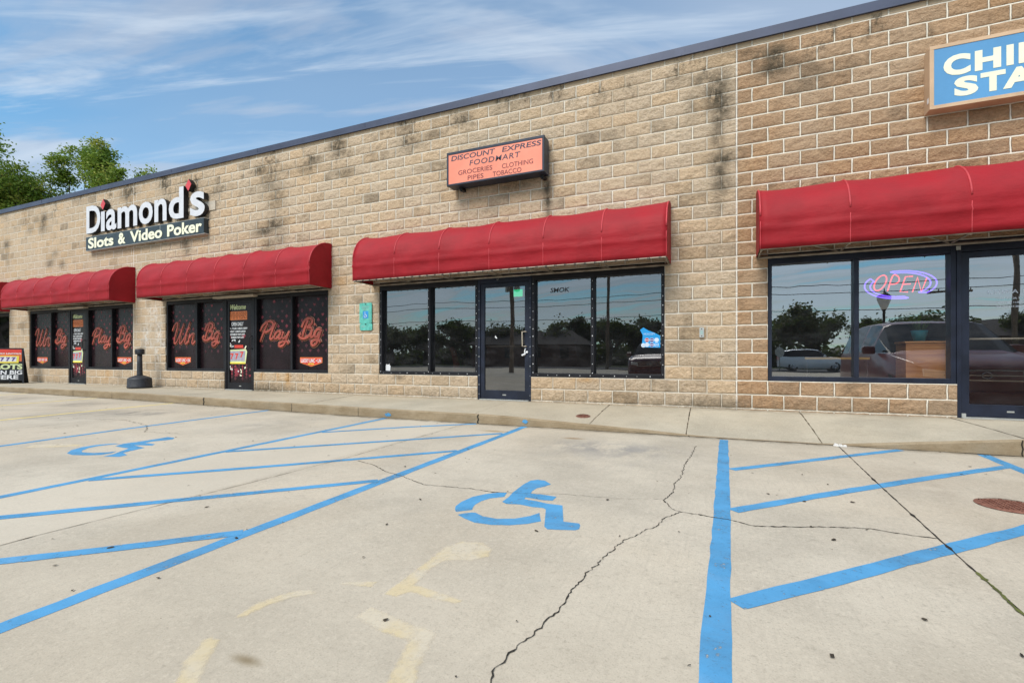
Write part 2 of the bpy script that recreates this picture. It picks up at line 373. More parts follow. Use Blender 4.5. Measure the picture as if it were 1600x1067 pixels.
# ------------------------------------------------------------------ mesh helpers
class MB:
    def __init__(s): s.v = []; s.f = []; s.mi = []; s.sm = []
    def quad(s, a, b, c, d, m=0, smooth=False): s.poly([a, b, c, d], m, smooth)
    def poly(s, pts, m=0, smooth=False):
        k = len(s.v); s.v += [tuple(p) for p in pts]; s.f.append(tuple(range(k, k + len(pts)))); s.mi.append(m); s.sm.append(smooth)
    def box(s, x0, x1, y0, y1, z0, z1, m=0):
        k = len(s.v)
        s.v += [(x0, y0, z0), (x1, y0, z0), (x1, y1, z0), (x0, y1, z0), (x0, y0, z1), (x1, y0, z1), (x1, y1, z1), (x0, y1, z1)]
        for f in ((0, 3, 2, 1), (4, 5, 6, 7), (0, 1, 5, 4), (1, 2, 6, 5), (2, 3, 7, 6), (3, 0, 4, 7)):
            s.f.append(tuple(k + i for i in f)); s.mi.append(m); s.sm.append(False)
    def prism(s, pts, y0, y1, m=0):                       # outline in x,z pushed along y
        n = len(pts); k = len(s.v)
        s.v += [(x, y0, z) for x, z in pts] + [(x, y1, z) for x, z in pts]
        s.f.append(tuple(k + i for i in range(n))); s.f.append(tuple(k + n + i for i in reversed(range(n)))); s.mi += [m, m]; s.sm += [False, False]
        for i in range(n):
            j = (i + 1) % n; s.f.append((k + j, k + i, k + n + i, k + n + j)); s.mi.append(m); s.sm.append(False)
    def tube(s, path, r, n=8, m=0, fy=1., caps=True):     # r: number or list; fy flattens the section along y
        path = [Vector(p) for p in path]; L = len(path); k = len(s.v)
        up = None
        for i, p in enumerate(path):
            t = (path[min(i + 1, L - 1)] - path[max(i - 1, 0)]).normalized()
            if up is None:
                up = Vector((0, 1, 0)) if abs(t.y) < .9 else Vector((0, 0, 1))
            a = (up - t * up.dot(t)).normalized(); b = t.cross(a); up = a
            rr = r[i] if isinstance(r, (list, tuple)) else r
            for q in range(n):
                ph = 2 * math.pi * q / n; o = a * math.cos(ph) * rr + b * math.sin(ph) * rr
                s.v.append((p.x + o.x, p.y + o.y * fy, p.z + o.z))
        for i in range(L - 1):
            for q in range(n):
                q2 = (q + 1) % n
                s.f.append((k + i * n + q, k + i * n + q2, k + (i + 1) * n + q2, k + (i + 1) * n + q)); s.mi.append(m); s.sm.append(True)
        if caps:
            s.f.append(tuple(k + q for q in reversed(range(n)))); s.f.append(tuple(k + (L - 1) * n + q for q in range(n))); s.mi += [m, m]; s.sm += [False, False]
    def lathe(s, prof, cx, cy, n=24, m=0):                # prof: (r, z)
        k = len(s.v)
        for r, z in prof:
            for q in range(n): a = 2 * math.pi * q / n; s.v.append((cx + r * math.cos(a), cy + r * math.sin(a), z))
        for i in range(len(prof) - 1):
            for q in range(n):
                q2 = (q + 1) % n; s.f.append((k + i * n + q, k + i * n + q2, k + (i + 1) * n + q2, k + (i + 1) * n + q)); s.mi.append(m); s.sm.append(True)
        s.f.append(tuple(k + q for q in reversed(range(n)))); s.f.append(tuple(k + (len(prof) - 1) * n + q for q in range(n))); s.mi += [m, m]; s.sm += [False, False]
    def build(s, name, mats, parent=None, bevel=0., loc=None, local=False):
        me = bpy.data.meshes.new(name); me.from_pydata(s.v, [], s.f)
        for mm in (mats if isinstance(mats, (list, tuple)) else [mats]): me.materials.append(MATS[mm])
        me.polygons.foreach_set('material_index', s.mi); me.polygons.foreach_set('use_smooth', s.sm); me.update()
        o = bpy.data.objects.new(name, me); COL.objects.link(o)
        if parent: o.parent = parent; o.matrix_parent_inverse = Matrix.Translation(-Vector(parent.location)) if not parent.parent else parent.matrix_parent_inverse.copy()
        if parent and parent.type == 'MESH': o.matrix_parent_inverse = Matrix()
        if local: o.matrix_parent_inverse = Matrix()
        if bevel:
            bv = o.modifiers.new('bevel', 'BEVEL'); bv.width = bevel; bv.segments = 2; bv.limit_method = 'ANGLE'
        if loc: o.location = loc
        return o
def tag(o, label, cat, group=None, kind=None):
    if kind: o['kind'] = kind
    if label: o['label'] = label
    if cat: o['category'] = cat
    if group: o['group'] = group
    return o
def thing(name, label, cat, loc=(0, 0, 0), group=None):
    o = bpy.data.objects.new(name, None); COL.objects.link(o); o.location = loc; o.empty_display_size = .1
    return tag(o, label, cat, group)
def spline(pts, k=6):
    pts = [Vector(p) for p in pts]
    if len(pts) < 3:
        return [pts[0].lerp(pts[-1], i / k) for i in range(k + 1)]
    out = []; P = [pts[0] * 2 - pts[1]] + pts + [pts[-1] * 2 - pts[-2]]
    for i in range(1, len(P) - 2):
        for j in range(k):
            t = j / k; a, b, c, d = P[i - 1:i + 3]
            out.append(.5 * (2 * b + (c - a) * t + (2 * a - 5 * b + 4 * c - d) * t * t + (3 * b - a - 3 * c + d) * t ** 3))
    out.append(pts[-1]); return out
def text_geo(body, x0, x1, z0, z1, y, thick=.003, bold=0., shear=0., spacing=1.):
    cu = bpy.data.curves.new('t', 'FONT'); cu.body = body; cu.size = 1; cu.extrude = .01; cu.offset = bold; cu.shear = shear; cu.space_character = spacing
    cu.align_x = 'CENTER'; cu.resolution_u = 4
    o = bpy.data.objects.new('t', cu); COL.objects.link(o)
    dg = bpy.context.evaluated_depsgraph_get(); dg.update(); me = bpy.data.meshes.new_from_object(o.evaluated_get(dg))
    vs = np.array([v.co[:] for v in me.vertices]); fs = [tuple(p.vertices) for p in me.polygons]
    bpy.data.objects.remove(o); bpy.data.curves.remove(cu); bpy.data.meshes.remove(me)
    mn, mx = vs.min(0), vs.max(0)
    X = x0 + (vs[:, 0] - mn[0]) / (mx[0] - mn[0]) * (x1 - x0); Zz = z0 + (vs[:, 1] - mn[1]) / (mx[1] - mn[1]) * (z1 - z0)
    Y = y - (vs[:, 2] - mn[2]) / (mx[2] - mn[2]) * thick
    return list(zip(X.tolist(), Y.tolist(), Zz.tolist())), fs
def add_text(mb, *a, m=0, **k):
    v, f = text_geo(*a, **k); o = len(mb.v); mb.v += v
    for q in f: mb.f.append(tuple(o + i for i in q)); mb.mi.append(m); mb.sm.append(False)

def letters(par, mt, *a, **k):
    g = MB(); add_text(g, *a, **k); g.build('lettering', mt, par)

# ------------------------------------------------------------------ ground
KX = [-60, -30, -17.5, -11.6, -6, 60]; KZ = [-.12, -.12, -.134, -.163, -.222, -.222]
def gz(x): return float(np.interp(x, KX, KZ))
mb = MB()
xs = KX
for i in range(len(xs) - 1):
    mb.quad((xs[i], -29, KZ[i]), (xs[i + 1], -29, KZ[i + 1]), (xs[i + 1], 20, KZ[i + 1]), (xs[i], 20, KZ[i]))
lot = mb.build('parking_lot', 'lot_concrete'); tag(lot, 'pale weathered concrete parking lot in front of the shops', 'parking lot', kind='structure')
mb = MB(); mb.quad((-900, -900, -.34), (900, -900, -.34), (900, 900, -.34), (-900, 900, -.34))
tag(mb.build('ground', 'grass'), 'grassy ground reaching to the horizon', 'ground', kind='structure')
mb = MB(); mb.box(-300, 300, -42, -33, -.5, -.27)
tag(mb.build('road', 'asphalt'), 'dark asphalt road beyond the parking lot', 'road', kind='structure')

def ribbon(pts, wdt, lift=.003, wob=.0, step=.18, jag=0.):
    mbx = MB(); P = [Vector((*p, 0)) for p in pts]; dense = []
    for a, b in zip(P, P[1:]):
        n = max(1, int((b - a).length / step))
        dense += [a.lerp(b, i / n) for i in range(n)]
    dense.append(P[-1]); L = len(dense); rows = []
    for i, p in enumerate(dense):
        t = (dense[min(i + 1, L - 1)] - dense[max(0, i - 1)]).normalized(); nn = Vector((-t.y, t.x, 0))
        ww = wdt * (1 + (random.random() - .5) * 2 * wob) / 2; off = (random.random() - .5) * jag
        a, b = p + nn * (ww + off), p - nn * (ww - off)
        rows.append(((a.x, a.y, gz(a.x) + lift), (b.x, b.y, gz(b.x) + lift)))
    for (a, b), (c, d) in zip(rows, rows[1:]): mbx.quad(b, d, c, a)
    return mbx
LINES = [
 ('parking_line', [(-2.40, -7.6), (-2.425, -6.52), (-2.44, -5.86), (-2.469, -4.456), (-2.515, -1.95), (-2.535, -1.43)], .095, 'blue_road_paint'),
 ('parking_line', [(-4.62, -7.2), (-4.70, -5.7), (-4.80, -3.957), (-4.87, -2.75), (-4.965, -1.43)], .092, 'blue_road_paint'),
 ('parking_line', [(-7.15, -6.2), (-7.259, -5.168), (-7.421, -3.83), (-7.58, -1.46)], .09, 'blue_road_paint'),
 ('parking_line', [(-9.75, -5.4), (-9.947, -4.183), (-10.2, -2.5), (-10.3, -1.45)], .09, 'yellow_road_paint'),
 ('parking_line', [(-12.45, -4.2), (-12.636, -3.197), (-12.93, -1.5)], .09, 'yellow_road_paint'),
 ('parking_line', [(-15.5, -4), (-15.855, -2.016), (-16.0, -1.45)], .09, 'yellow_road_paint'),
 ('hatch_line', [(-4.80, -2.97), (-4.024, -2.105), (-3.30, -1.45)], .088, 'blue_road_paint'),
 ('hatch_line', [(-4.74, -4.36), (-3.613, -3.203), (-2.57, -2.11)], .088, 'blue_road_paint'),
 ('hatch_line', [(-4.66, -5.59), (-3.819, -4.749), (-2.535, -3.36)], .09, 'blue_road_paint'),
 ('hatch_line', [(-4.6, -6.86), (-4.082, -6.333), (-3.109, -5.321), (-2.51, -4.69)], .09, 'blue_road_paint'),
 ('hatch_line', [(-3.75, -7.2), (-3.206, -6.655), (-2.833, -6.303), (-2.475, -5.92)], .09, 'blue_road_paint'),
 ('parking_line', [(-.007, -6.6), (-.007, -6.24), (.028, -4.467), (.073, -1.52)], .098, 'blue_road_paint'),
 ('hatch_line', [(.118, -3.165), (.912, -2.357), (1.80, -1.47)], .085, 'blue_road_paint'),
 ('hatch_line', [(.092, -4.41), (.769, -3.695), (1.59, -2.861), (2.42, -2.06)], .088, 'blue_road_paint'),
 ('hatch_line', [(.068, -5.70), (.47, -5.299), (.976, -4.781), (1.62, -4.136), (2.3, -3.45)], .092, 'blue_road_paint'),
 ('parking_line', [(2.488, -1.45), (2.45, -2.257), (2.40, -3.4), (2.3, -5.5)], .10, 'blue_road_paint'),
]
for i, (nm, pts, wd, mt) in enumerate(LINES):
    ribbon(pts, wd, .0012 if nm == 'parking_line' else .0020, .06, .12, .006).build(nm, mt, lot)
def flatpoly(name, polys, mt, lift=.0012):
    b = MB()
    for pl in polys:
        P = [Vector((*p, 0)) for p in pl]; ar = sum(P[i].x * P[(i + 1) % len(P)].y - P[(i + 1) % len(P)].x * P[i].y for i in range(len(P)))
        if ar < 0: P.reverse()
        b.poly([(p.x, p.y, gz(p.x) + lift) for p in P])
    o = b.build(name, mt, lot)
    bm = bmesh.new(); bm.from_mesh(o.data)
    if mt.startswith('faded'):
        for f in bm.faces[:]:
            for d in (.010, .013): bmesh.ops.inset_region(bm, faces=[f], thickness=d, use_even_offset=False, use_boundary=True)
    bmesh.ops.triangulate(bm, faces=bm.faces[:], ngon_method='EAR_CLIP'); bm.to_mesh(o.data); bm.free()
    if mt.startswith('faded'):
        ec = {}
        for p in o.data.polygons:
            for k in p.edge_keys: ec[k] = ec.get(k, 0) + 1
        bd = {v for k, c in ec.items() if c == 1 for v in k}; nb = {v for k in ec for v in k if (k[0] in bd) != (k[1] in bd)} - bd
        C = np.ones((len(o.data.vertices), 4), np.float32)
        for v in bd: C[v, :3] = 0
        for v in nb: C[v, :3] = .6
        o.data.color_attributes.new('fade', 'FLOAT_COLOR', 'POINT').data.foreach_set('color', C.ravel())
    return o
S1 = [[(-1.38, -4.573), (-1.39, -4.337), (-1.38, -4.21), (-1.337, -4.162), (-1.275, -4.166), (-1.194, -4.254), (-1.217, -4.333), (-1.256, -4.404), (-1.261, -4.484), (-1.249, -4.554), (-1.17, -4.545), (-1.05, -4.558), (-1.047, -4.655), (-1.112, -4.672), (-1.249, -4.657), (-1.242, -4.7), (-1.15, -4.71), (-1.058, -4.736), (-0.953, -4.733), (-0.853, -5.037), (-0.758, -5.03), (-0.742, -5.064), (-0.733, -5.123), (-0.75, -5.15), (-0.9, -5.198), (-0.932, -5.161), (-1.028, -4.856), (-1.055, -4.834), (-1.126, -4.844), (-1.221, -4.826), (-1.314, -4.849), (-1.359, -4.816), (-1.361, -4.698)],
 [(-1.417, -4.601), (-1.392, -4.704), (-1.468, -4.778), (-1.496, -4.858), (-1.499, -4.945), (-1.486, -5.002), (-1.465, -5.053), (-1.543, -5.129), (-1.568, -5.096), (-1.602, -5.031), (-1.615, -4.93), (-1.599, -4.792), (-1.544, -4.692), (-1.482, -4.629)],
 [(-1.505, -5.174), (-1.481, -5.136), (-1.443, -5.101), (-1.421, -5.095), (-1.342, -5.141), (-1.242, -5.147), (-1.144, -5.101), (-1.077, -5.019), (-1.042, -4.939), (-0.981, -5.084), (-1.04, -5.159), (-1.128, -5.221), (-1.225, -5.257), (-1.34, -5.262), (-1.437, -5.217)]]
flatpoly('accessible_symbol', S1, 'blue_road_paint')
S2 = [[(-6.251, -4.51), (-6.233, -4.388), (-6.245, -4.136), (-6.272, -4.009), (-6.129, -4.016), (-6.049, -4.089), (-6.058, -4.166), (-6.11, -4.269), (-6.09, -4.375), (-5.903, -4.373), (-5.84, -4.443), (-5.955, -4.476), (-6.054, -4.511), (-5.768, -4.558), (-5.726, -4.683), (-5.665, -4.821), (-5.512, -4.866), (-5.474, -4.957), (-5.644, -5.008), (-5.685, -4.897), (-5.802, -4.763), (-5.882, -4.652), (-6.021, -4.647), (-6.17, -4.631)],
 [(-6.262, -4.53), (-6.308, -4.576), (-6.339, -4.714), (-6.298, -4.822), (-6.18, -4.935), (-6.089, -4.97), (-5.938, -4.946), (-5.851, -4.854), (-5.832, -4.79), (-5.757, -4.88), (-5.763, -4.975), (-5.876, -5.044), (-6.026, -5.087), (-6.166, -5.067), (-6.325, -4.958), (-6.411, -4.827), (-6.435, -4.682), (-6.362, -4.547)]]
flatpoly('accessible_symbol', S2, 'blue_road_paint')
S3 = [[(-1.29, -6.19), (-1.297, -5.993), (-1.315, -5.654), (-1.272, -5.544), (-1.141, -5.515), (-1.062, -5.584), (-1.039, -5.672), (-1.095, -5.752), (-1.213, -5.803), (-1.226, -5.901), (-1.205, -6.058), (-1.071, -6.076), (-0.946, -6.102), (-0.968, -6.144), (-1.079, -6.149), (-1.188, -6.132), (-1.222, -6.191)],
 [(-1.526, -6.191), (-1.487, -6.138), (-1.375, -6.097), (-1.37, -6.161), (-1.447, -6.183)],
 [(-1.685, -6.561), (-1.707, -6.536), (-1.717, -6.431), (-1.67, -6.331), (-1.601, -6.266), (-1.544, -6.292), (-1.607, -6.365), (-1.646, -6.439), (-1.653, -6.531)],
 [(-1.276, -6.378), (-1.27, -6.284), (-1.065, -6.322), (-0.924, -6.332), (-0.899, -6.429), (-0.874, -6.52), (-0.84, -6.595), (-0.802, -6.662), (-0.907, -6.707), (-0.944, -6.608), (-0.998, -6.43), (-1.117, -6.422)],
 [(-1.6, -6.672), (-1.658, -6.668), (-1.667, -6.701), (-1.606, -6.808), (-1.523, -6.887), (-1.456, -6.941), (-1.386, -6.911), (-1.443, -6.853), (-1.536, -6.753)]]
flatpoly('faded_symbol', S3, 'faded_yellow_paint')
flatpoly('faded_symbol', [[(-7.05, -4.98), (-6.85, -4.80), (-6.55, -4.72), (-6.5, -4.82), (-6.72, -5.0), (-6.9, -5.12)]], 'faded_yellow_paint')

def crack(pts, wd, jag=.02, lift=.0032, mt='crack_dark', name='pavement_crack', parent=None, zf=None, step=.016):
    P = [Vector((*p, 0)) for p in pts]; dense = []
    for a, b in zip(P, P[1:]):
        n = max(2, int((b - a).length / step)); dense += [a.lerp(b, i / n) for i in range(n)]
    dense.append(P[-1]); L = len(dense); rows = []; wk = 0.
    for i, p in enumerate(dense):
        t = (dense[min(i + 1, L - 1)] - dense[max(0, i - 1)]).normalized(); nn = Vector((-t.y, t.x, 0))
        wk = wk * .55 + (random.random() - .5) * jag; q = p + nn * wk
        ww = wd * (.35 + random.random() * 1.0) * (1 if random.random() > .05 else 2.0) / 2; a, b = q + nn * ww, q - nn * ww
        zz = zf or (lambda x, y: gz(x)); rows.append(((a.x, a.y, zz(a.x, a.y) + lift), (b.x, b.y, zz(b.x, b.y) + lift)))
    m_ = MB()
    for (a, b), (c, d) in zip(rows, rows[1:]): m_.quad(b, d, c, a)
    return m_.build(name, mt, parent or lot)
C1 = [(-0.214, -2.087), (-0.248, -2.77), (-0.279, -3.234), (-0.276, -3.611), (-0.304, -3.843), (-0.295, -4.131), (-0.345, -4.357), (-0.272, -4.524), (-0.217, -4.572), (-0.292, -4.736), (-0.345, -4.928), (-0.402, -5.042), (-0.465, -5.193), (-0.489, -5.335), (-0.517, -5.434), (-0.523, -5.55), (-0.557, -5.717), (-0.573, -5.865), (-0.572, -6.005), (-0.584, -6.087), (-0.588, -6.15), (-0.607, -6.233), (-0.627, -6.303), (-0.639, -6.384), (-0.65, -6.459), (-0.643, -6.511), (-.66, -6.9)]
crack(C1, .0056, .017); 
crack([(-0.217, -4.572), (-0.114, -4.582), (0.07, -4.608), (0.205, -4.671), (0.411, -4.594), (0.615, -4.519), (0.815, -4.456), (0.983, -4.494), (1.107, -4.503)], .008, .010)
crack([(-3.158, -4.17), (-2.892, -4.264), (-2.669, -4.412), (-2.445, -4.489), (-2.214, -4.594), (-2.103, -4.651), (-1.923, -4.635), (-1.686, -4.612), (-1.516, -4.633), (-1.38, -4.593)], .0065, .012)
crack([(-1.38, -4.593), (-1.026, -4.478), (-0.663, -4.443), (-0.348, -4.325)], .003, .012)
crack([(-9.3, -3.6), (-8.4, -3.35), (-7.5, -3.55), (-6.9, -3.9), (-6.4, -3.8)], .006, .03)
crack([(1.243, -1.47), (1.16, -3.2), (1.111, -4.531), (1.086, -5.355), (1.06, -7)], .009, .003, name='expansion_joint', step=.05)
crack([(1.098, -4.95), (1.086, -5.32), (1.08, -5.6)], .013, .006, .0042, 'moss', name='joint_moss')
crack([(-3.42, -7.6), (-3.481, -6.397), (-3.39, -5.095), (-3.36, -4.126), (-3.449, -1.47)], .005, .003, name='expansion_joint', mt='joint_dirt', step=.05)
crack([(-8.7, -9), (-8.72, -1.47)], .005, .003, name='expansion_joint', mt='joint_dirt', step=.08)

# leaf flecks, gum and pebbles strewn on the concrete (uncountable)
rg = random.Random(3); mb = MB()
def fleck(x, y, s, zf):
    n = rg.randint(4, 6); a0 = rg.random() * 6.28; el = rg.uniform(.35, .8); rot = rg.random() * 3.14
    pts = []
    for i in range(n):
        a = a0 + i / n * 6.28; r = s * rg.uniform(.6, 1.1); u, v = r * math.cos(a), r * el * math.sin(a)
        X = x + u * math.cos(rot) - v * math.sin(rot); Y = y + u * math.sin(rot) + v * math.cos(rot)
        pts.append((X, Y, zf(X, Y) + .0040 + rg.random() * .004))
    mb.poly(pts)
for (x, y, s) in [(.28, -3.25, .03), (.34, -3.9, .03), (.55, -4.0, .028), (.58, -4.75, .03), (.72, -5.55, .022), (.93, -5.7, .03), (.9, -5.9, .035), (.35, -5.95, .03), (-.7, -4.5, .028), (-.2, -4.95, .02), (.85, -3.9, .03), (-.95, -5.25, .03), (-1.9, -5.0, .03), (-2.42, -6.0, .03), (-2.9, -6.35, .03), (-3.1, -5.7, .035), (-1.15, -6.35, .022), (-2.6, -4.2, .03), (-3.6, -4.1, .03), (-1.8, -5.5, .02), (1.9, -2.6, .03), (2.1, -2.2, .03), (1.7, -2.2, .028)]:
    fleck(x, y, s * .62, lambda X, Y: gz(X))
for i in range(150):
    y = -1.5 - 6.2 * rg.random() ** .8; x = rg.uniform(-7, 2.3); fleck(x, y, rg.uniform(.003, .013) * (1.6 if y > -4 else 1), lambda X, Y: gz(X))
for i in range(70):
    fleck(rg.uniform(-15, -5), rg.uniform(-5.5, -1.6), rg.uniform(.008, .022), lambda X, Y: gz(X))
for i in range(90):
    fleck(rg.uniform(-12, 3), -1.44 - abs(rg.gauss(0, .05)), rg.uniform(.006, .02), lambda X, Y: gz(X))
tag(mb.build('leaf_litter', 'leaf_debris'), 'dark leaf flecks and gum spots strewn over the concrete', 'litter', kind='stuff')
mb = MB()
for s in range(3):
    mb.prism([(1.195 + s * .04, -.0), (1.235 + s * .04, -.002), (1.24 + s * .035, .02), (1.21 + s * .04, .03 - s * .006)], -1.49 - s * .012, -1.455 - s * .01)
b = mb.build('crumpled_paper', 'litter_white'); b.location = (0, 0, gz(1.2) + .003)
tag(b, 'small crumpled scrap of white paper at the kerb', 'litter')

# pavement: top slopes from the wall to a kerb of varying height (dropped in the middle)
KT = [(-60, .0), (-30, -.01), (-17.5, -.015), (-11.9, -.004), (-7.96, -.049), (-5.0, -.073), (-3.15, -.080), (-2.74, -.090), (-1.9, -.13), (-.84, -.176), (-.2, -.213), (.15, -.2175), (1.1, -.2175), (1.3, -.207), (1.875, -.147), (2.787, -.055), (3.4, -.045), (14, -.045)]
def kt(x): return float(np.interp(x, [a for a, b in KT], [b for a, b in KT]))
KY = -1.41
def pz(x, y):                                             # pavement surface
    f = max(0., min(1., (y - 0.) / KY)); return kt(x) * f ** 1.25
mb = MB(); xs = sorted(set([a for a, b in KT] + [round(-30 + .5 * i, 2) for i in range(89)]))
ys = [0.02, -.2, -.45, -.7, -.95, -1.2, -1.33, -1.385, -1.402, KY - .002]
dz_ = [0, 0, 0, 0, 0, 0, 0, -.001, -.006, -.02]
for xa, xb in zip(xs, xs[1:]):
    for j in range(len(ys) - 1):
        q = lambda x, j: (x, ys[j], max(pz(x, max(ys[j], KY)) + dz_[j], gz(x) + .002))
        mb.quad(q(xa, j + 1), q(xb, j + 1), q(xb, j), q(xa, j), 0 if j < 7 else 1, True)
    a, b_ = max(kt(xa) - .02, gz(xa) + .002), max(kt(xb) - .02, gz(xb) + .002)
    mb.quad((xa, KY - .004, gz(xa) - .05), (xb, KY - .004, gz(xb) - .05), (xb, KY - .002, b_), (xa, KY - .002, a), 1, True)
pav = mb.build('pavement', ['pavement_concrete', 'kerb_concrete']); tag(pav, 'concrete pavement with a kerb along the shop fronts', 'pavement', kind='structure')
for x, x2, wd in [(-1.60, -1.60, .010), (-.37, -.36, .014), (1.06, 1.10, .012), (-6.76, -6.70, .014), (2.72, 2.85, .012), (-3.35, -3.35, .004), (-10.25, -10.2, .014), (-14.2, -14.1, .012), (-17.6, -17.5, .012)]:
    crack([(x, -.03), (x2, KY + .02)], wd, .004, .003, 'joint_dirt', 'pavement_joint', pav, pz, .06)
# open joints down the kerb face, and blue overspray dabs on it
for x, wd in [(-3.29, .022), (-9.42, .03), (-.33, .012), (2.80, .012), (-7.05, .008), (-14.05, .008), (-5.54, .006), (-12.5, .006)]:
    m_ = MB(); zt, zb = kt(x) - .004, gz(x); off = [(.4, 1), (-.3, .75), (.5, .45), (-.2, .2), (.3, 0)]
    L = [(x + a * wd - wd / 2, zb + (zt - zb) * f) for a, f in off]; Rr = [(x + a * wd + wd / 2, zb + (zt - zb) * f) for a, f in off]
    for i in range(4): m_.quad((L[i + 1][0], KY - .008, L[i + 1][1]), (Rr[i + 1][0], KY - .008, Rr[i + 1][1]), (Rr[i][0], KY - .006, Rr[i][1]), (L[i][0], KY - .006, L[i][1]))
    m_.build('kerb_joint', 'crack_dark', pav)
for cx, cz, rx, rz in [(-4.93, -.165, .07, .030), (-2.53, -.15, .045, .03)]:
    m_ = MB(); m_.poly([(cx + rx * math.cos(a) * rg.uniform(.75, 1.1), KY - .0085, cz + rz * math.sin(a) * rg.uniform(.75, 1.1)) for a in [i * .5236 for i in range(12)]]); m_.build('paint_dab', 'blue_road_paint', pav)
# dirt line where kerb meets lot
crack([(-30, KY - .012), (-6, KY - .012), (3.2, KY - .012)], .016, .006, .004, 'crack_dark', 'kerb_gap', pav, lambda x, y: gz(x), .1)

def manhole(cx, cy, r, zf, label):
    t = thing('manhole_cover', label, 'manhole cover', (cx, cy, zf(cx, cy)), 'rusty iron covers set in the concrete')
    m_ = MB(); z0 = zf(cx, cy)
    n = 40; ring = [(cx + r * math.cos(2 * math.pi * i / n), cy + r * math.sin(2 * math.pi * i / n)) for i in range(n)]
    ring2 = [(cx + r * .88 * math.cos(2 * math.pi * i / n), cy + r * .88 * math.sin(2 * math.pi * i / n)) for i in range(n)]
    for i in range(n):
        j = (i + 1) % n; a, b, c, d = ring[i], ring[j], ring2[j], ring2[i]
        m_.quad((*a, zf(*a) + .004), (*b, zf(*b) + .004), (*c, zf(*c) + .012), (*d, zf(*d) + .012))
    m_.build('rim', 'rust_iron', t)
    m_ = MB(); m_.poly([(*p, zf(*p) + .007) for p in ring2])
    k = 5
    for i in range(-k, k + 1):
        for j in range(-k, k + 1):
            X, Y = cx + i * r * .15, cy + j * r * .15
            if math.hypot(X - cx, Y - cy) < r * .76: z = zf(X, Y); m_.box(X - r * .045, X + r * .045, Y - r * .045, Y + r * .045, z + .0, z + .0125)
    m_.build('lid', 'rust_iron', t)
manhole(1.80, -3.585, .185, lambda x, y: gz(x), 'round rusty manhole cover among the blue stripes of the parking lot')
manhole(-1.79, -1.0, .105, pz, 'small round rusty cover in the pavement near the dark shop door')

# ------------------------------------------------------------------ the shop building
bld = thing('strip_mall', 'long single-storey tan block shopping strip with red awnings', 'shop building')
ZB, ZT = Z0 + 2 * BH, 2.255                                # sill and head of the openings
UNITS = [dict(x=(-26.2, -25.1, -24.0, -23.0, -21.9, -20.76)), dict(x=(-19.55, -18.38, -17.39, -16.48, -15.31, -14.31)),
         dict(x=(-12.95, -11.79, -10.76, -9.77, -8.63, -7.56)), dict(x=(-6.238, -5.07, -4.026, -2.977, -1.90, -.752)),
         dict(x=(.67, 1.742, 2.80, 3.85, 4.95, 6.16))]
X0W, X1W, ZTOP = -34., 13., 26.46 * BH + Z0
openings = []
for u in UNITS:
    a, m1, d0, d1, m2, b = u['x']
    openings += [(a, d0, ZB, ZT), (d0, d1, -.05, ZT), (d1, b, ZB, ZT)]
mb = MB()
def vnoise(x, z, seed):
    xi, zi = np.floor(x), np.floor(z); fx, fz = x - xi, z - zi; fx = fx * fx * (3 - 2 * fx); fz = fz * fz * (3 - 2 * fz)
    hsh = lambda a, b: np.modf(np.abs(np.sin(a * 127.1 + b * 311.7 + seed * 74.7) * 43758.5453))[0]
    return (hsh(xi, zi) * (1 - fx) + hsh(xi + 1, zi) * fx) * (1 - fz) + (hsh(xi, zi + 1) * (1 - fx) + hsh(xi + 1, zi + 1) * fx) * fz
def relief(x, z):                                          # split face: recessed joints, broken block faces
    v = (z - Z0) / BH; row = np.floor(v); u = (x - JX) / BW + .5 * (1 - np.mod(row + 40, 2)); col = np.floor(u)
    d = np.minimum((.5 - np.abs(u - col - .5)) * BW, (.5 - np.abs(v - row - .5)) * BH); d = np.where(np.abs(x - JX) < .2, np.minimum(d, np.abs(x - JX)), d)
    k = np.clip((d - .002) / .024, 0, 1); k = k * k * (3 - 2 * k); sd = col * 3.17 + row * 7.31
    n = .55 * vnoise(x * 13 + sd, z * 17 + sd * .7, 1) + .45 * vnoise(x * 31 + sd, z * 37, 2)
    tilt = (np.modf(np.abs(np.sin(sd * 12.9)) * 437.5)[0] - .5) * (u - col - .5) * .012
    return np.where(v >= 26, .004, .009 - k * (.004 + .023 * n + tilt))
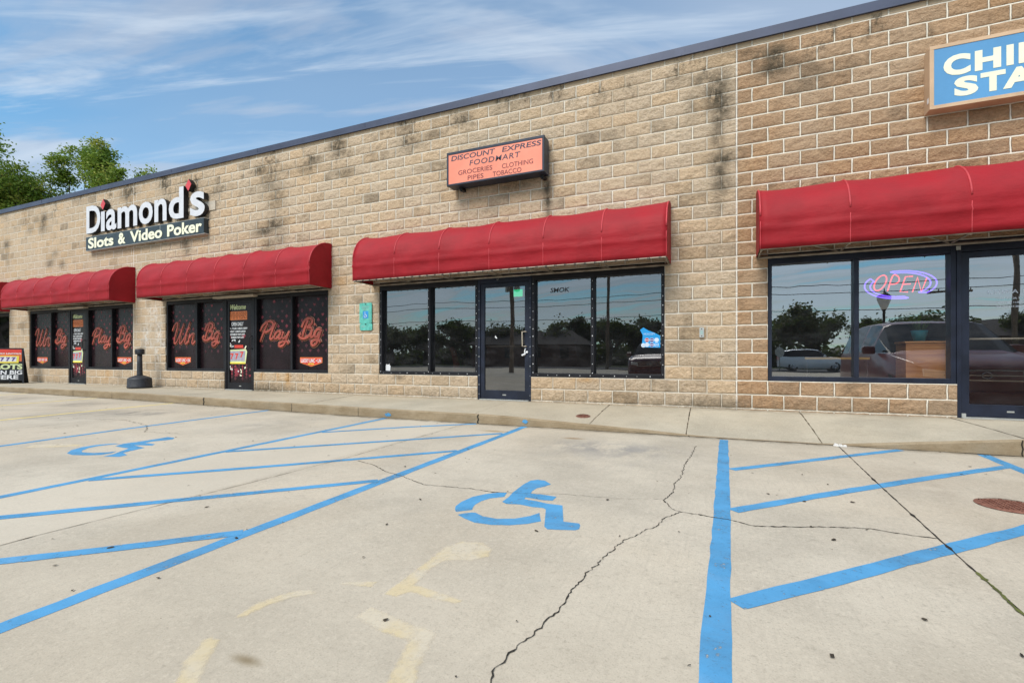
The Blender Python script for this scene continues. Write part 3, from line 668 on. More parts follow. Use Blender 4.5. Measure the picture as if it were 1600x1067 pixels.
def wall_grid(xa, xb, dx, dzs):
    X = sorted(set([round(JX + dx * i, 5) for i in range(int((xa - JX) / dx) - 1, int((xb - JX) / dx) + 2) if xa < JX + dx * i < xb] + [xa, xb] + [e for o in openings for e in o[:2] if xa < e < xb]))
    Zs = sorted(set([round(Z0 + dzs * i, 5) for i in range(-3, int(ZTOP / dzs) + 2) if -.05 < Z0 + dzs * i < ZTOP] + [-.05, ZB, ZT, ZTOP]))
    thin = lambda L, keep: [e for i, e in enumerate(L) if i == 0 or e in keep or min([abs(e - q) for q in keep]) > .004]
    X = np.array(thin(X, [xa, xb] + [e for o in openings for e in o[:2]])); Zs = np.array(thin(Zs, [-.05, ZB, ZT, ZTOP]))
    GX, GZ = np.meshgrid(X, Zs, indexing='ij'); Y = relief(GX, GZ) if dx < .05 else np.zeros_like(GX)
    Y[0, :] = 0; Y[-1, :] = 0
    for o in openings:
        on = (GX > o[0] - .001) & (GX < o[1] + .001) & (GZ > o[2] - .001) & (GZ < o[3] + .001); Y[on] = 0
    k = len(mb.v); mb.v += list(zip(GX.ravel().tolist(), Y.ravel().tolist(), GZ.ravel().tolist())); nz_ = len(Zs)
    for i in range(len(X) - 1):
        xc = (X[i] + X[i + 1]) / 2; oo = [o for o in openings if o[0] < xc < o[1]]
        for j in range(nz_ - 1):
            zc = (Zs[j] + Zs[j + 1]) / 2
            if any(o[2] < zc < o[3] for o in oo): continue
            q = k + i * nz_ + j; mb.f.append((q, q + nz_, q + nz_ + 1, q + 1)); mb.mi.append(0); mb.sm.append(dx < .05)
wall_grid(X0W, -13.1, .10, .10); wall_grid(-13.1, 6.4, BW / 20, BH / 10); wall_grid(6.4, X1W, .2, .2)
for u in UNITS:                                            # reveals
    a, m1, d0, d1, m2, b = u['x']; dp = .2
    mb.quad((a, 0, ZB), (a, dp, ZB), (a, dp, ZT), (a, 0, ZT)); mb.quad((b, dp, ZB), (b, 0, ZB), (b, 0, ZT), (b, dp, ZT))
    mb.quad((a, 0, ZT), (a, dp, ZT), (b, dp, ZT), (b, 0, ZT))
    for p, q in ((a, d0), (d1, b)): mb.quad((p, 0, ZB), (q, 0, ZB), (q, dp, ZB), (p, dp, ZB))
    mb.quad((d0, 0, -.05), (d0, 0, ZB), (d0, dp, ZB), (d0, dp, -.05)); mb.quad((d1, 0, ZB), (d1, 0, -.05), (d1, dp, -.05), (d1, dp, ZB))
mb.quad((X0W, 14, -.1), (X0W, 0, -.1), (X0W, 0, ZTOP), (X0W, 14, ZTOP)); mb.quad((X1W, 0, -.1), (X1W, 14, -.1), (X1W, 14, ZTOP), (X1W, 0, ZTOP)); mb.quad((X1W, 14, -.1), (X0W, 14, -.1), (X0W, 14, ZTOP), (X1W, 14, ZTOP))
wall = mb.build('wall', 'split_face_block', bld)
V = np.array(mb.v); W = np.zeros((len(V), 4)); W[:, 3] = 1
def dab(ch, x, z, rx, rz, a):
    d = ((V[:, 0] - x) / rx) ** 2 + ((V[:, 2] - z) / rz) ** 2; W[:, ch] = np.maximum(W[:, ch], a * np.exp(-d) * (V[:, 1] < .03))
DARK = [(.77, 5.1, .16, .14, 1.), (.75, 4.93, .2, .14, .9), (.95, 4.95, .16, .1, .6), (.6, 5.13, .12, .1, .7), (.4, 5.22, .15, .1, .5), (.03, 4.86, .14, .2, .8), (-.01, 4.66, .16, .22, 1.), (.07, 4.50, .12, .2, .95), (.01, 4.33, .09, .2, .8), (0, 4.06, .08, .14, .75), (.05, 3.9, .07, .14, .5), (.07, 3.72, .16, .1, .95), (.03, 3.54, .1, .12, .9), (.06, 3.33, .12, .13, .8), (.02, 3.1, .07, .2, .4), (-.23, 4.97, .12, .08, .7), (-.35, 4.6, .1, .2, .4), (-4.34, 5.19, .15, .09, .8), (-4.2, 5.15, .1, .1, .5), (-3.1, 5.25, .5, .08, .45), (-2.68, 3.68, .07, .2, 1.), (-2.67, 3.46, .07, .18, 1.), (-2.66, 3.25, .06, .14, .7), (-3.3, 3.78, .35, .08, .7), (-4.0, 3.8, .3, .06, .3), (-7.31, 5.2, .2, .12, 1.), (-7.26, 5.03, .2, .1, .6), (-4.95, 5.0, .2, .09, .6), (-5.3, 4.9, .2, .09, .45), (-9.56, 5.02, .2, .10, .9), (-9.28, 4.72, .3, .3, .55), (-9.06, 4.35, .25, .3, .6), (-8.8, 4.9, .25, .1, .4), (-9.1, 3.75, .26, .12, 1.), (-9.4, 3.62, .3, .10, .95), (-8.95, 3.45, .2, .2, .5), (-9.3, 3.3, .2, .15, .6), (-14.55, 5.17, .3, .14, .9), (-12.97, 5.17, .18, .16, .6), (-7.93, 5.0, .2, .09, .7), (-8.13, 4.82, .25, .09, .55), (-7.09, 4.6, .2, .09, .7), (-18.7, 4.95, .17, .14, .9), (-18.77, 4.72, .2, .18, .7), (-19.13, 4.95, .16, .09, .6), (-20.94, 4.36, .17, .12, .9), (-20.87, 4.0, .1, .3, .5), (-19.77, 4.96, .2, .09, .5), (-19.47, 4.7, .2, .1, .5), (-18.38, 3.57, .17, .10, .8), (-17.72, 3.5, .15, .1, .7), (-18.1, 3.82, .17, .09, .6), (-12.17, 3.6, .15, .12, .9), (-12.1, 3.43, .13, .12, .6), (-13.6, 3.66, 2.2, .05, .5), (-11.0, 4.75, .25, .1, .5), (-5.5, 4.95, .25, .1, .5), (-9.5, .03, .8, .12, .7), (-5.75, .37, .12, .05, .6), (-12.0, 5.0, .5, .2, .3), (.2, 5.28, .3, .06, .4), (-.1, .06, .5, .08, .5), (2.3, 3.05, .3, .06, .35)]
for x, z, rx, rz, a in DARK: dab(0, x, z, rx * 1.2, rz * 1.2, a * 1.12)
for x, z, rx, rz, a in [(-9.5, .36, .09, .13, .7), (-9.04, .36, .1, .13, .6), (-8.71, .30, .09, .18, .95), (-8.35, .32, .12, .12, .3), (-15.46, .33, .12, .16, .7), (-2.01, .40, .25, .05, .6), (-7.2, 2.3, .15, .2, .35)]: dab(1, x, z, rx, rz, a)
for x, z, rx, rz, a in [(-13.75, 1.35, .10, .28, 1.), (-13.62, 1.07, .25, .07, .9), (-13.45, 2.0, .25, .1, .8), (-13.2, 1.4, .12, .32, 1.), (-13.3, .85, .08, .3, .9), (-13.5, 1.75, .12, .2, .6), (-13.05, 1.1, .12, .1, .6), (-13.3, 1.8, .1, .2, .6)]: dab(2, x, z, rx, rz, a)
at = wall.data.color_attributes.new('weather', 'FLOAT_COLOR', 'POINT'); at.data.foreach_set('color', W.ravel())
mb = MB(); mb.box(X0W, X1W, .3, 13.9, ZTOP - .35, ZTOP - .3); mb.build('roof', 'roof_membrane', bld)
# parapet coping in lengths, with a drip lip
mb = MB(); L = 3.05; x = X0W - .05
while x < X1W:
    x2 = min(x + L, X1W + .05)
    mb.prism([(x + .002, ZTOP - .012), (x2 - .002, ZTOP - .012), (x2 - .002, 27.03 * BH + Z0), (x + .002, 27.03 * BH + Z0)], -.035, .35)
    mb.box(x + .002, x2 - .002, -.047, -.035, ZTOP - .02, ZTOP + .012); mb.box(x2 - .04, x2 + .04, -.039, -.0355, ZTOP - .008, 27.02 * BH + Z0)
    x = x2
mb.build('coping', 'coping_metal', bld)
mb = MB(); mb.box(JX - .011, JX + .011, -.006, .004, 0, ZTOP - .03); mb.build('control_joint', 'print_white', bld) if False else None

def script_mesh(word):
    """Hand-drawn brush letters as strokes in a unit box."""
    G = {'W': ([[(-.06, .60), (.0, .84), (.13, .95), (.2, .8), (.17, .4), (.2, .08), (.32, .1), (.45, .5), (.52, .92)], [(.52, .92), (.47, .4), (.52, .06), (.66, .15), (.8, .55), (.86, .97)]], .80),
         'i': ([[(0, .45), (0, .12), (.08, .03), (.2, .15)], [(.06, .66), (.09, .74)]], .19),
         'n': ([[(0, .45), (0, .03)], [(0, .25), (.1, .42), (.2, .42), (.22, .25), (.22, .08), (.3, .03), (.38, .14)]], .36),
         'B': ([[(.16, .95), (.1, .5), (.08, .05)], [(-.10, .55), (-.04, .85), (.15, 1.02), (.4, .95), (.42, .72), (.2, .55)], [(.2, .55), (.5, .5), (.5, .15), (.25, -.02), (.0, .0), (-.12, .13), (-.04, .25)]], .55),
         'g': ([[(.3, .4), (.15, .45), (.03, .3), (.05, .08), (.18, .05), (.3, .25), (.33, .44)], [(.33, .44), (.3, 0), (.25, -.3), (.08, -.4), (-.04, -.27), (.1, -.13), (.33, -.12), (.46, -.27)]], .46),
         'P': ([[(.18, .92), (.1, .45), (.05, -.12)], [(-.12, .48), (-.04, .8), (.2, 1.02), (.45, .92), (.48, .65), (.3, .45), (.1, .42)]], .50),
         'l': ([[(.1, .95), (.04, .5), (.03, .1), (.12, .02), (.22, .14)]], .22),
         'a': ([[(.3, .4), (.15, .45), (.03, .28), (.06, .06), (.2, .08), (.3, .3)], [(.3, .43), (.28, .12), (.36, .02), (.44, .14)]], .44),
         'y': ([[(0, .42), (0, .15), (.1, .05), (.22, .15), (.3, .42)], [(.3, .44), (.26, 0), (.2, -.3), (.04, -.38), (-.06, -.25), (.1, -.13), (.33, -.12), (.46, -.27)]], .46)}
    strokes = []; x = 0
    for ch in word:
        ss, adv = G[ch]
        for s in ss: strokes.append([(px_ + x + .28 * pz_, pz_) for px_, pz_ in s])
        x += adv
    al = [p for s in strokes for p in s]; x0 = min(p[0] for p in al); x1 = max(p[0] for p in al); z0 = min(p[1] for p in al); z1 = max(p[1] for p in al)
    return [[((p[0] - x0) / (x1 - x0), (p[1] - z0) / (z1 - z0)) for p in s] for s in strokes]
def add_script(mb, word, x0, x1, z0, z1, y, k=1., lay=((.054, 0), (.042, 1), (.030, 2))):
    st = script_mesh(word); mg = .05 * k
    for li, (r, m) in enumerate(lay):
        for s in st:
            path = spline([(x0 + mg + p[0] * (x1 - x0 - 2 * mg), y - .006 * li, z0 + mg + p[1] * (z1 - z0 - 2 * mg)) for p in s], 5)
            off = .004 * k if li == 2 else 0
            mb.tube([(q.x - off, q.y, q.z + off) for q in path], r * k, 8, m, .10)
def suit(kind, cx, cz, s):
    if kind == 0: return [[(cx, cz - s), (cx + s * .7, cz), (cx, cz + s), (cx - s * .7, cz)]]
    if kind in (1, 2):
        pts = []
        for i in range(18):
            a = i / 18 * 6.2832; X = .9 * math.sin(a) ** 3; Zz = .72 * math.cos(a) - .28 * math.cos(2 * a) - .11 * math.cos(3 * a) - .05 * math.cos(4 * a); pts.append((cx + s * X, cz + s * (Zz if kind == 1 else -Zz + .15)))
        if kind == 1: return [pts]
        return [pts, [(cx - s * .35, cz - s), (cx + s * .35, cz - s), (cx, cz - s * .1)]]
    c = lambda x, z: [(x + s * .42 * math.cos(a), z + s * .42 * math.sin(a)) for a in [i * .785 for i in range(8)]]
    return [c(cx - s * .45, cz - .1 * s), c(cx + s * .45, cz - .1 * s), c(cx, cz + s * .5), [(cx - s * .35, cz - s), (cx + s * .35, cz - s), (cx, cz)]]
def add_suits(mb, x0, x1, z0, z1, y, rs):
    nrow = 11; n = max(3, round((x1 - x0) / .235)); dxs = (x1 - x0) / n
    for r in range(nrow):
        z = z0 + .42 + r * (z1 - z0 - .5) / (nrow - 1)
        for c in range(n):
            x = x0 + dxs * (c + (.25 if r % 2 else .72))
            if x > x1 - .05: continue
            e = abs(r - 5.2) / 5.5
            if rs.random() < e * .35: continue
            for q, pl in enumerate(suit(rs.randint(0, 3), x, z, .044)):
                P = [(a, y - .0006 * q, b_) for a, b_ in pl]
                ar = sum(P[i][0] * P[(i + 1) % len(P)][2] - P[(i + 1) % len(P)][0] * P[i][2] for i in range(len(P)))
                if ar < 0: P.reverse()
                mb.poly(P, 0 if (rs.random() > e * 1.05) else 1)
def add_badge(mb, x0, x1, z0, z1, y):                      # mats: 3 orange, 4 red, 5 white
    zc = z0 + (z1 - z0) * .42; xm = (x0 + x1) / 2
    mb.prism([(x0, z1), (x0, zc), (xm, z0), (x1, zc), (x1, z1)], y, y - .002, 3); g = .014
    mb.prism([(x0 + g, z1 - g), (x0 + g, zc + g * .6), (xm, z0 + g * 1.3), (x1 - g, zc + g * .6), (x1 - g, z1 - g)], y - .002, y - .004, 4)
    h = z1 - z0
    add_text(mb, 'LUCKY LINC', x0 + .03, x0 + (x1 - x0) * .68, zc + .005, z1 - h * .16, y - .004, m=5, bold=.03, thick=.002)
    add_text(mb, 'LN', x0 + (x1 - x0) * .80, x1 - .03, zc + .005, z1 - h * .16, y - .004, m=5, bold=.03, thick=.002)
    sx, sz = x0 + (x1 - x0) * .74, (zc + .005 + z1 - h * .16) / 2
    mb.prism([(sx + .022 * (1 if i % 2 == 0 else .42) * math.sin(i * .6283), sz + .022 * (1 if i % 2 == 0 else .42) * math.cos(i * .6283)) for i in range(10)], y - .004, y - .006, 5)
    add_text(mb, 'GAMING', xm - .085, xm + .085, z0 + h * .20, zc - h * .04, y - .004, m=6, bold=.03, thick=.002)

FY, GY = .02, .105                                         # frame face, glass plane
def frame_mb(a, b, mull, z0, z1, head=.15, base=.068, side=.056):
    f = MB(); f.box(a + .003, a + side, FY, .17, z0 + .002, z1 - .002); f.box(b - side, b - .003, FY, .17, z0 + .002, z1 - .002)
    f.box(a + side, b - side, FY + .002, .168, z0 + .002, z0 + base); f.box(a + side, b - side, FY + .002, .168, z1 - head, z1 - .002)
    for m in mull: f.box(m - .028, m + .028, FY - .002, .166, z0 + base, z1 - head)
    return f
def screws(f, pts, m=1):
    rs = random.Random(5)
    for x, z in pts:
        s = rs.uniform(.0045, .0085); f.box(x - s * .8, x + s * .8, FY - .006, FY - .0025, z - s, z + s * rs.uniform(.7, 1.6), m)
for ui, u in enumerate(UNITS):
    a, m1, d0, d1, m2, b = u['x']; film = ui in (1, 2); gm = 'window_glass_clear' if ui == 4 else 'window_glass_tinted'
    fm = 'navy_metal' if ui == 4 else 'dark_bronze'
    for side, (p, q, mm) in enumerate(((a, d0, m1), (d1, b, m2))):
        f = frame_mb(p, q, [mm], ZB, ZT)
        if ui == 3:
            pts = [(xx, z) for xx in ((p + .03), mm - .014 if side == 0 else mm, q - .03) for z in [ZB + .07 + .155 * i + random.uniform(-.015, .015) for i in range(11)]]
            pts += [(x_, ZB + .034) for x_ in [p + .1 + .19 * i + random.uniform(-.02, .02) for i in range(int((q - p - .1) / .19))]]
            screws(f, pts)
        win = f.build('window', [fm, 'print_white'], bld, .004)
        for pa, pb in ((p + .056, mm - .028), (mm + .028, q - .056)):
            g = MB()
            if film:
                g.box(pa, pb, GY, GY + .01, ZB + .068, ZT - .15); g.build('window_pane', 'black_film', win)
            else:
                g.quad((pa, GY, ZB + .068), (pb, GY, ZB + .068), (pb, GY, ZT - .15), (pa, GY, ZT - .15)); g.build('window_pane', gm, win)
        if film:
            g = MB(); rs = random.Random(ui * 3 + side)
            for pa, pb in ((p + .056, mm - .028), (mm + .028, q - .056)): add_suits(g, pa + .03, pb - .02, ZB + .068, ZT - .15, GY - .002, rs)
            g.build('suit_print', ['film_red', 'film_red_dim'], win)
            g = MB(); dxx = a - (-12.95); k = (b - a) / 5.39
            mp = lambda x: a + (x + 12.95) * k
            if side == 0: add_script(g, 'Win', mp(-12.86), mp(-11.90), 1.06, 1.69, GY - .006, .8); add_script(g, 'Big', mp(-11.70), mp(-11.0), .985, 1.64, GY - .006)
            else: add_script(g, 'Play', mp(-9.72), mp(-8.72), .965, 1.63, GY - .006, .9); add_script(g, 'Big', mp(-8.52), mp(-7.78), .97, 1.66, GY - .006)
            g.build('script_print', ['script_peach', 'script_dark', 'script_red'], win)
            g = MB(); bx = (-12.72, -12.12) if side == 0 else (-8.46, -7.82)
            add_badge(g, mp(bx[0]), mp(bx[1]), .565, .765, GY - .004)
            g.build('badge_print', ['film_red', 'film_red', 'film_red', 'badge_orange', 'badge_red', 'print_white', 'print_yellow'], win)
        if ui == 3 and side == 0:
            g = MB(); g.prism([(-6.15, .50), (-6.04, .495), (-6.035, .60), (-6.06, .61), (-6.05, .635), (-6.10, .62), (-6.14, .63), (-6.15, .58)], GY - .001, GY - .003); g.build('torn_notice', 'print_white', win)
        if ui == 3 and side == 1:
            g = MB(); add_text(g, 'SMOK', -2.66, -2.32, 1.885, 1.965, GY - .001, bold=.02, thick=.002, shear=.15); g.build('lettering', 'dark_film_letter', win)
            g = MB(); g.prism([(-1.115, .93), (-1.10, 1.12), (-1.14, 1.21), (-1.09, 1.245), (-1.02, 1.20), (-.92, 1.16), (-.83, 1.11), (-.83, .92)], GY - .001, GY - .003)
            add_text(g, 'WE ACCEPT', -1.09, -.91, 1.125, 1.155, GY - .003, m=1, thick=.0015); 
            for cx, cz, mm_ in [(-1.034, 1.045, 2), (-.959, 1.044, 3), (-.885, 1.043, 1), (-1.034, .968, 1), (-.959, .967, 3), (-.885, .966, 4), (-1.09, .96, 1)]:
                c = lambda r: [(cx + r * math.cos(i * .5236), cz + r * math.sin(i * .5236)) for i in range(12)]
                g.prism(c(.036), GY - .003, GY - .0045, 1); g.prism(c(.030), GY - .0045, GY - .006, mm_); g.box(cx - .026, cx + .026, GY - .0075, GY - .006, cz - .006, cz + .006, 1)
            g.build('payment_sticker', ['sticker_blue', 'sticker_pale', 'badge_red', 'print_purple', 'sticker_blue'], win)
    # door
    dm = 'navy_metal'
    f = MB(); zt = ZT
    f.box(d0 + .002, d0 + .05, FY - .004, .17, .0, zt - .003); f.box(d1 - .05, d1 - .002, FY - .004, .17, .0, zt - .003); f.box(d0 + .05, d1 - .05, FY, .168, zt - .15, zt - .003)
    s0, s1 = d0 + .056, d1 - .056; st = .075; yb0, yb1 = FY + .012, FY + .055
    f.box(s0, s0 + st, yb0, yb1, .02, zt - .157); f.box(s1 - st, s1, yb0, yb1, .02, zt - .157); f.box(s0 + st, s1 - st, yb0 + .001, yb1 - .001, .02, .175); f.box(s0 + st, s1 - st, yb0 + .001, yb1 - .001, zt - .23, zt - .157)
    if ui == 3: screws(f, [(xx, .1 + .17 * i) for xx in (d0 + .026, d1 - .026) for i in range(12)] + [(d0 + .3, 2.2), (d0 + .36, 2.2), (d0 + .39, 2.16), (d0 + .415, 2.165)])
    f.box((s0 + s1) / 2 - .035, (s0 + s1) / 2 + .035, yb0 - .0025, yb0, .085, .105, 1)
    if ui == 4: f.box(d0 - .005, d0 + .04, FY - .012, FY - .005, 2.13, 2.18, 1); f.box(d0 + .045, d0 + .085, FY - .03, FY - .006, .0, .06, 2)
    door = f.build('door', [fm if ui != 3 else dm, 'grey_metal', 'grey_metal'], bld, .004)
    g = MB(); yg = FY + .034
    if film: g.box(s0 + st, s1 - st, yg, yg + .008, .175, zt - .23); g.build('door_pane', 'black_film', door)
    else: g.quad((s0 + st, yg, .175), (s1 - st, yg, .175), (s1 - st, yg, zt - .23), (s0 + st, yg, zt - .23)); g.build('door_pane', gm, door)
    g = MB(); g.box(d0 + .05, d1 - .05, -.02, .17, .0, .016); g.build('threshold', 'grey_metal', door)
    if ui == 3:
        g = MB(); g.tube([(s1 - .04, yb0, 1.215), (s1 - .04, yb0 - .055, 1.215), (s1 - .1, yb0 - .06, 1.215), (s1 - .1, yb0 - .06, .96), (s1 - .04, yb0 - .055, .96), (s1 - .04, yb0, .96)], .011, 8); g.build('pull_handle', 'light_tan', door)
        g = MB(); g.tube([(s0 + st, yg + .04, .965), (s1 - st, yg + .04, .965)], .014, 8); g.build('push_bar', 'light_tan', door)
        g = MB(); g.tube([(s1 - .03, yb0 - .002, .86), (s1 - .03, yb0 - .02, .86)], .02, 12); g.tube(spline([(s1 - .055, yb0 - .012, .925), (s1 - .07, yb0 - .02, .87), (s1 - .06, yb0 - .02, .83), (s1 - .12, yb0 - .02, .80)]), [.012] * 12 + [.018] * 7, 8); g.build('lock', 'print_white', door)
        g = MB(); g.prism([(-3.338, 1.845), (-3.17, 1.845), (-3.17, 1.97), (-3.338, 1.97)], yg + .03, yg + .02); g.build('green_light', 'lit_green', door)
        g = MB(); g.prism([(s0 + .27, 1.13), (s0 + .31, 1.10), (s0 + .32, 1.115), (s0 + .285, 1.16)], yg - .001, yg - .003); g.build('peeled_sticker', 'print_white', door)
    elif film:
        mp = lambda x: s0 + (x + 10.76 + -.056) / (.99 - .112) * (s1 - s0)
        g = MB(); y = yg - .001
        add_suits(g, s0 + st, s1 - st, -.15, .7, y, random.Random(9)); [None]
        g.build('suit_print', ['film_red', 'film_red_dim'], door)
        g = MB()
        add_text(g, 'Welcome', mp(-10.63), mp(-10.10), 1.885, 2.01, y, m=0, bold=.03, shear=.3, thick=.002)
        g.box(mp(-10.70), mp(-10.06), y - .0012, y, 1.645, 1.845, 1); add_text(g, 'WINNERS', mp(-10.68), mp(-10.08), 1.665, 1.825, y - .0012, m=2, bold=.02, thick=.002); add_text(g, 'WINNERS', mp(-10.67), mp(-10.09), 1.675, 1.815, y - .0032, m=1, bold=-.012, thick=.001)
        add_text(g, 'OPEN DAILY', mp(-10.58), mp(-10.18), 1.505, 1.595, y, m=3, bold=.03, thick=.002)
        for q, (tx, zc, hw) in enumerate((('MON - THURS 11:00AM-1:00AM', 1.445, .33), ('FRIDAY 11:00AM-2:00AM', 1.375, .27), ('SATURDAY 9AM-2AM', 1.305, .24), ('SUNDAY 9AM-1AM', 1.235, .21))):
            add_text(g, tx, mp(-10.385 - hw), mp(-10.385 + hw), zc - .024, zc + .024, y, m=3, bold=.03, thick=.002)
        # slot machine window with three sevens
        add_text(g, 'PLAY', mp(-10.62), mp(-10.50), 1.0, 1.045, y, m=3, bold=.03, thick=.002)
        g.prism([(mp(-10.48), .985), (mp(-10.19), .985), (mp(-10.19), 1.055), (mp(-10.48), 1.055)], y, y - .002, 5)
        g.prism([(mp(-10.70), .62), (mp(-10.11), .62), (mp(-10.06), .90), (mp(-10.10), .96), (mp(-10.66), .94), (mp(-10.71), .80)], y, y - .002, 6)
        g.prism([(mp(-10.66), .68), (mp(-10.14), .68), (mp(-10.11), .92), (mp(-10.64), .91)], y - .002, y - .004, 10)
        for c in (-10.56, -10.40, -10.23): add_text(g, '7', mp(c - .055), mp(c + .055), .72 + (.04 if c > -10.3 else 0), .86 + (.04 if c > -10.3 else 0), y - .004, m=4, bold=.04, thick=.002)
        g.prism([(mp(-10.70), .615), (mp(-10.11), .615), (mp(-10.12), .65), (mp(-10.69), .65)], y - .002, y - .0042, 7)
        rs = random.Random(12)
        for i in range(30):
            an = rs.random() * 6.283; rr = rs.uniform(.33, .47); cx, cz = -10.39 + rr * .92 * math.cos(an), .78 + rr * math.sin(an); t_ = rs.random() * 3.14; l, w_ = rs.uniform(.014, .042), rs.uniform(.011, .019)
            if not -10.67 < cx < -10.10 or cz > 1.19: continue
            pts = [(cx + u_ * math.cos(t_) - v_ * math.sin(t_), cz + u_ * math.sin(t_) + v_ * math.cos(t_)) for u_, v_ in ((-l, -w_), (l, -w_), (l, w_), (-l, w_))]
            g.prism([(mp(a_), b_) for a_, b_ in pts], y - .0045, y - .006, 8 if rs.random() > .25 else 3)
        for cx, cz, s in ((-10.17, 1.26, .07), (-10.66, 1.24, .06), (-10.16, .68, .09), (-10.62, .68, .06), (-10.40, .42, .12), (-10.16, .96, .05)):
            for pl in suit(0 if s > .1 else 1, cx, cz, s): g.prism([(mp(a_), b_) for a_, b_ in pl], y - .0002, y - .001, 9)
        g.build('door_print', ['print_lime', 'badge_orange', 'print_brown', 'print_white', 'badge_red', 'badge_red', 'print_lime', 'print_yellow', 'sign_cream', 'film_red', 'plate_pale'], door)
        g = MB(); g.tube([(s1 - .04, yb0, 1.25), (s1 - .04, yb0 - .05, 1.25), (s1 - .09, yb0 - .05, 1.22), (s1 - .09, yb0 - .05, 1.0), (s1 - .04, yb0 - .05, .97), (s1 - .04, yb0, .97)], .011, 8); g.build('pull_handle', 'black_metal', door)
    else:
        g = MB(); g.tube([(s0 + st, yg + .05, 1.0), (s1 - st, yg + .05, 1.0)], .012, 8); g.build('push_bar', 'light_tan', door)
        if ui == 4:
            g = MB(); add_text(g, 'CHINA STAR', 3.115, 3.66, 1.558, 1.605, yg - .001, bold=.0, thick=.0012, spacing=1.15)
            for q in range(3): add_text(g, ['DINE IN OR TAKE OUT', 'MON - SAT 11:00AM - 9:30PM', 'SUNDAY 11:30AM - 9:00PM'][q], 3.2, 3.58, 1.485 - q * .05, 1.508 - q * .05, yg - .001, thick=.0012)
            g.build('lettering', 'pale_film_letter', door)
    # interior shell
    g = MB(); ya, yb_ = .21, 5.5; xa, xb_ = a - .15, b + .15
    if not film:
        g.quad((xa, yb_, 0), (xa, yb_, 2.9), (xb_, yb_, 2.9), (xb_, yb_, 0)); g.quad((xa, ya, 0), (xa, ya, 2.9), (xa, yb_, 2.9), (xa, yb_, 0)); g.quad((xb_, yb_, 0), (xb_, yb_, 2.9), (xb_, ya, 2.9), (xb_, ya, 0))
        g.quad((xa, ya, 2.9), (xb_, ya, 2.9), (xb_, yb_, 2.9), (xa, yb_, 2.9)); g.quad((xa, ya, .0), (xa, yb_, .0), (xb_, yb_, .0), (xb_, ya, .0), 1)
        g.build('interior', ['interior_grey', 'interior_floor'], bld)

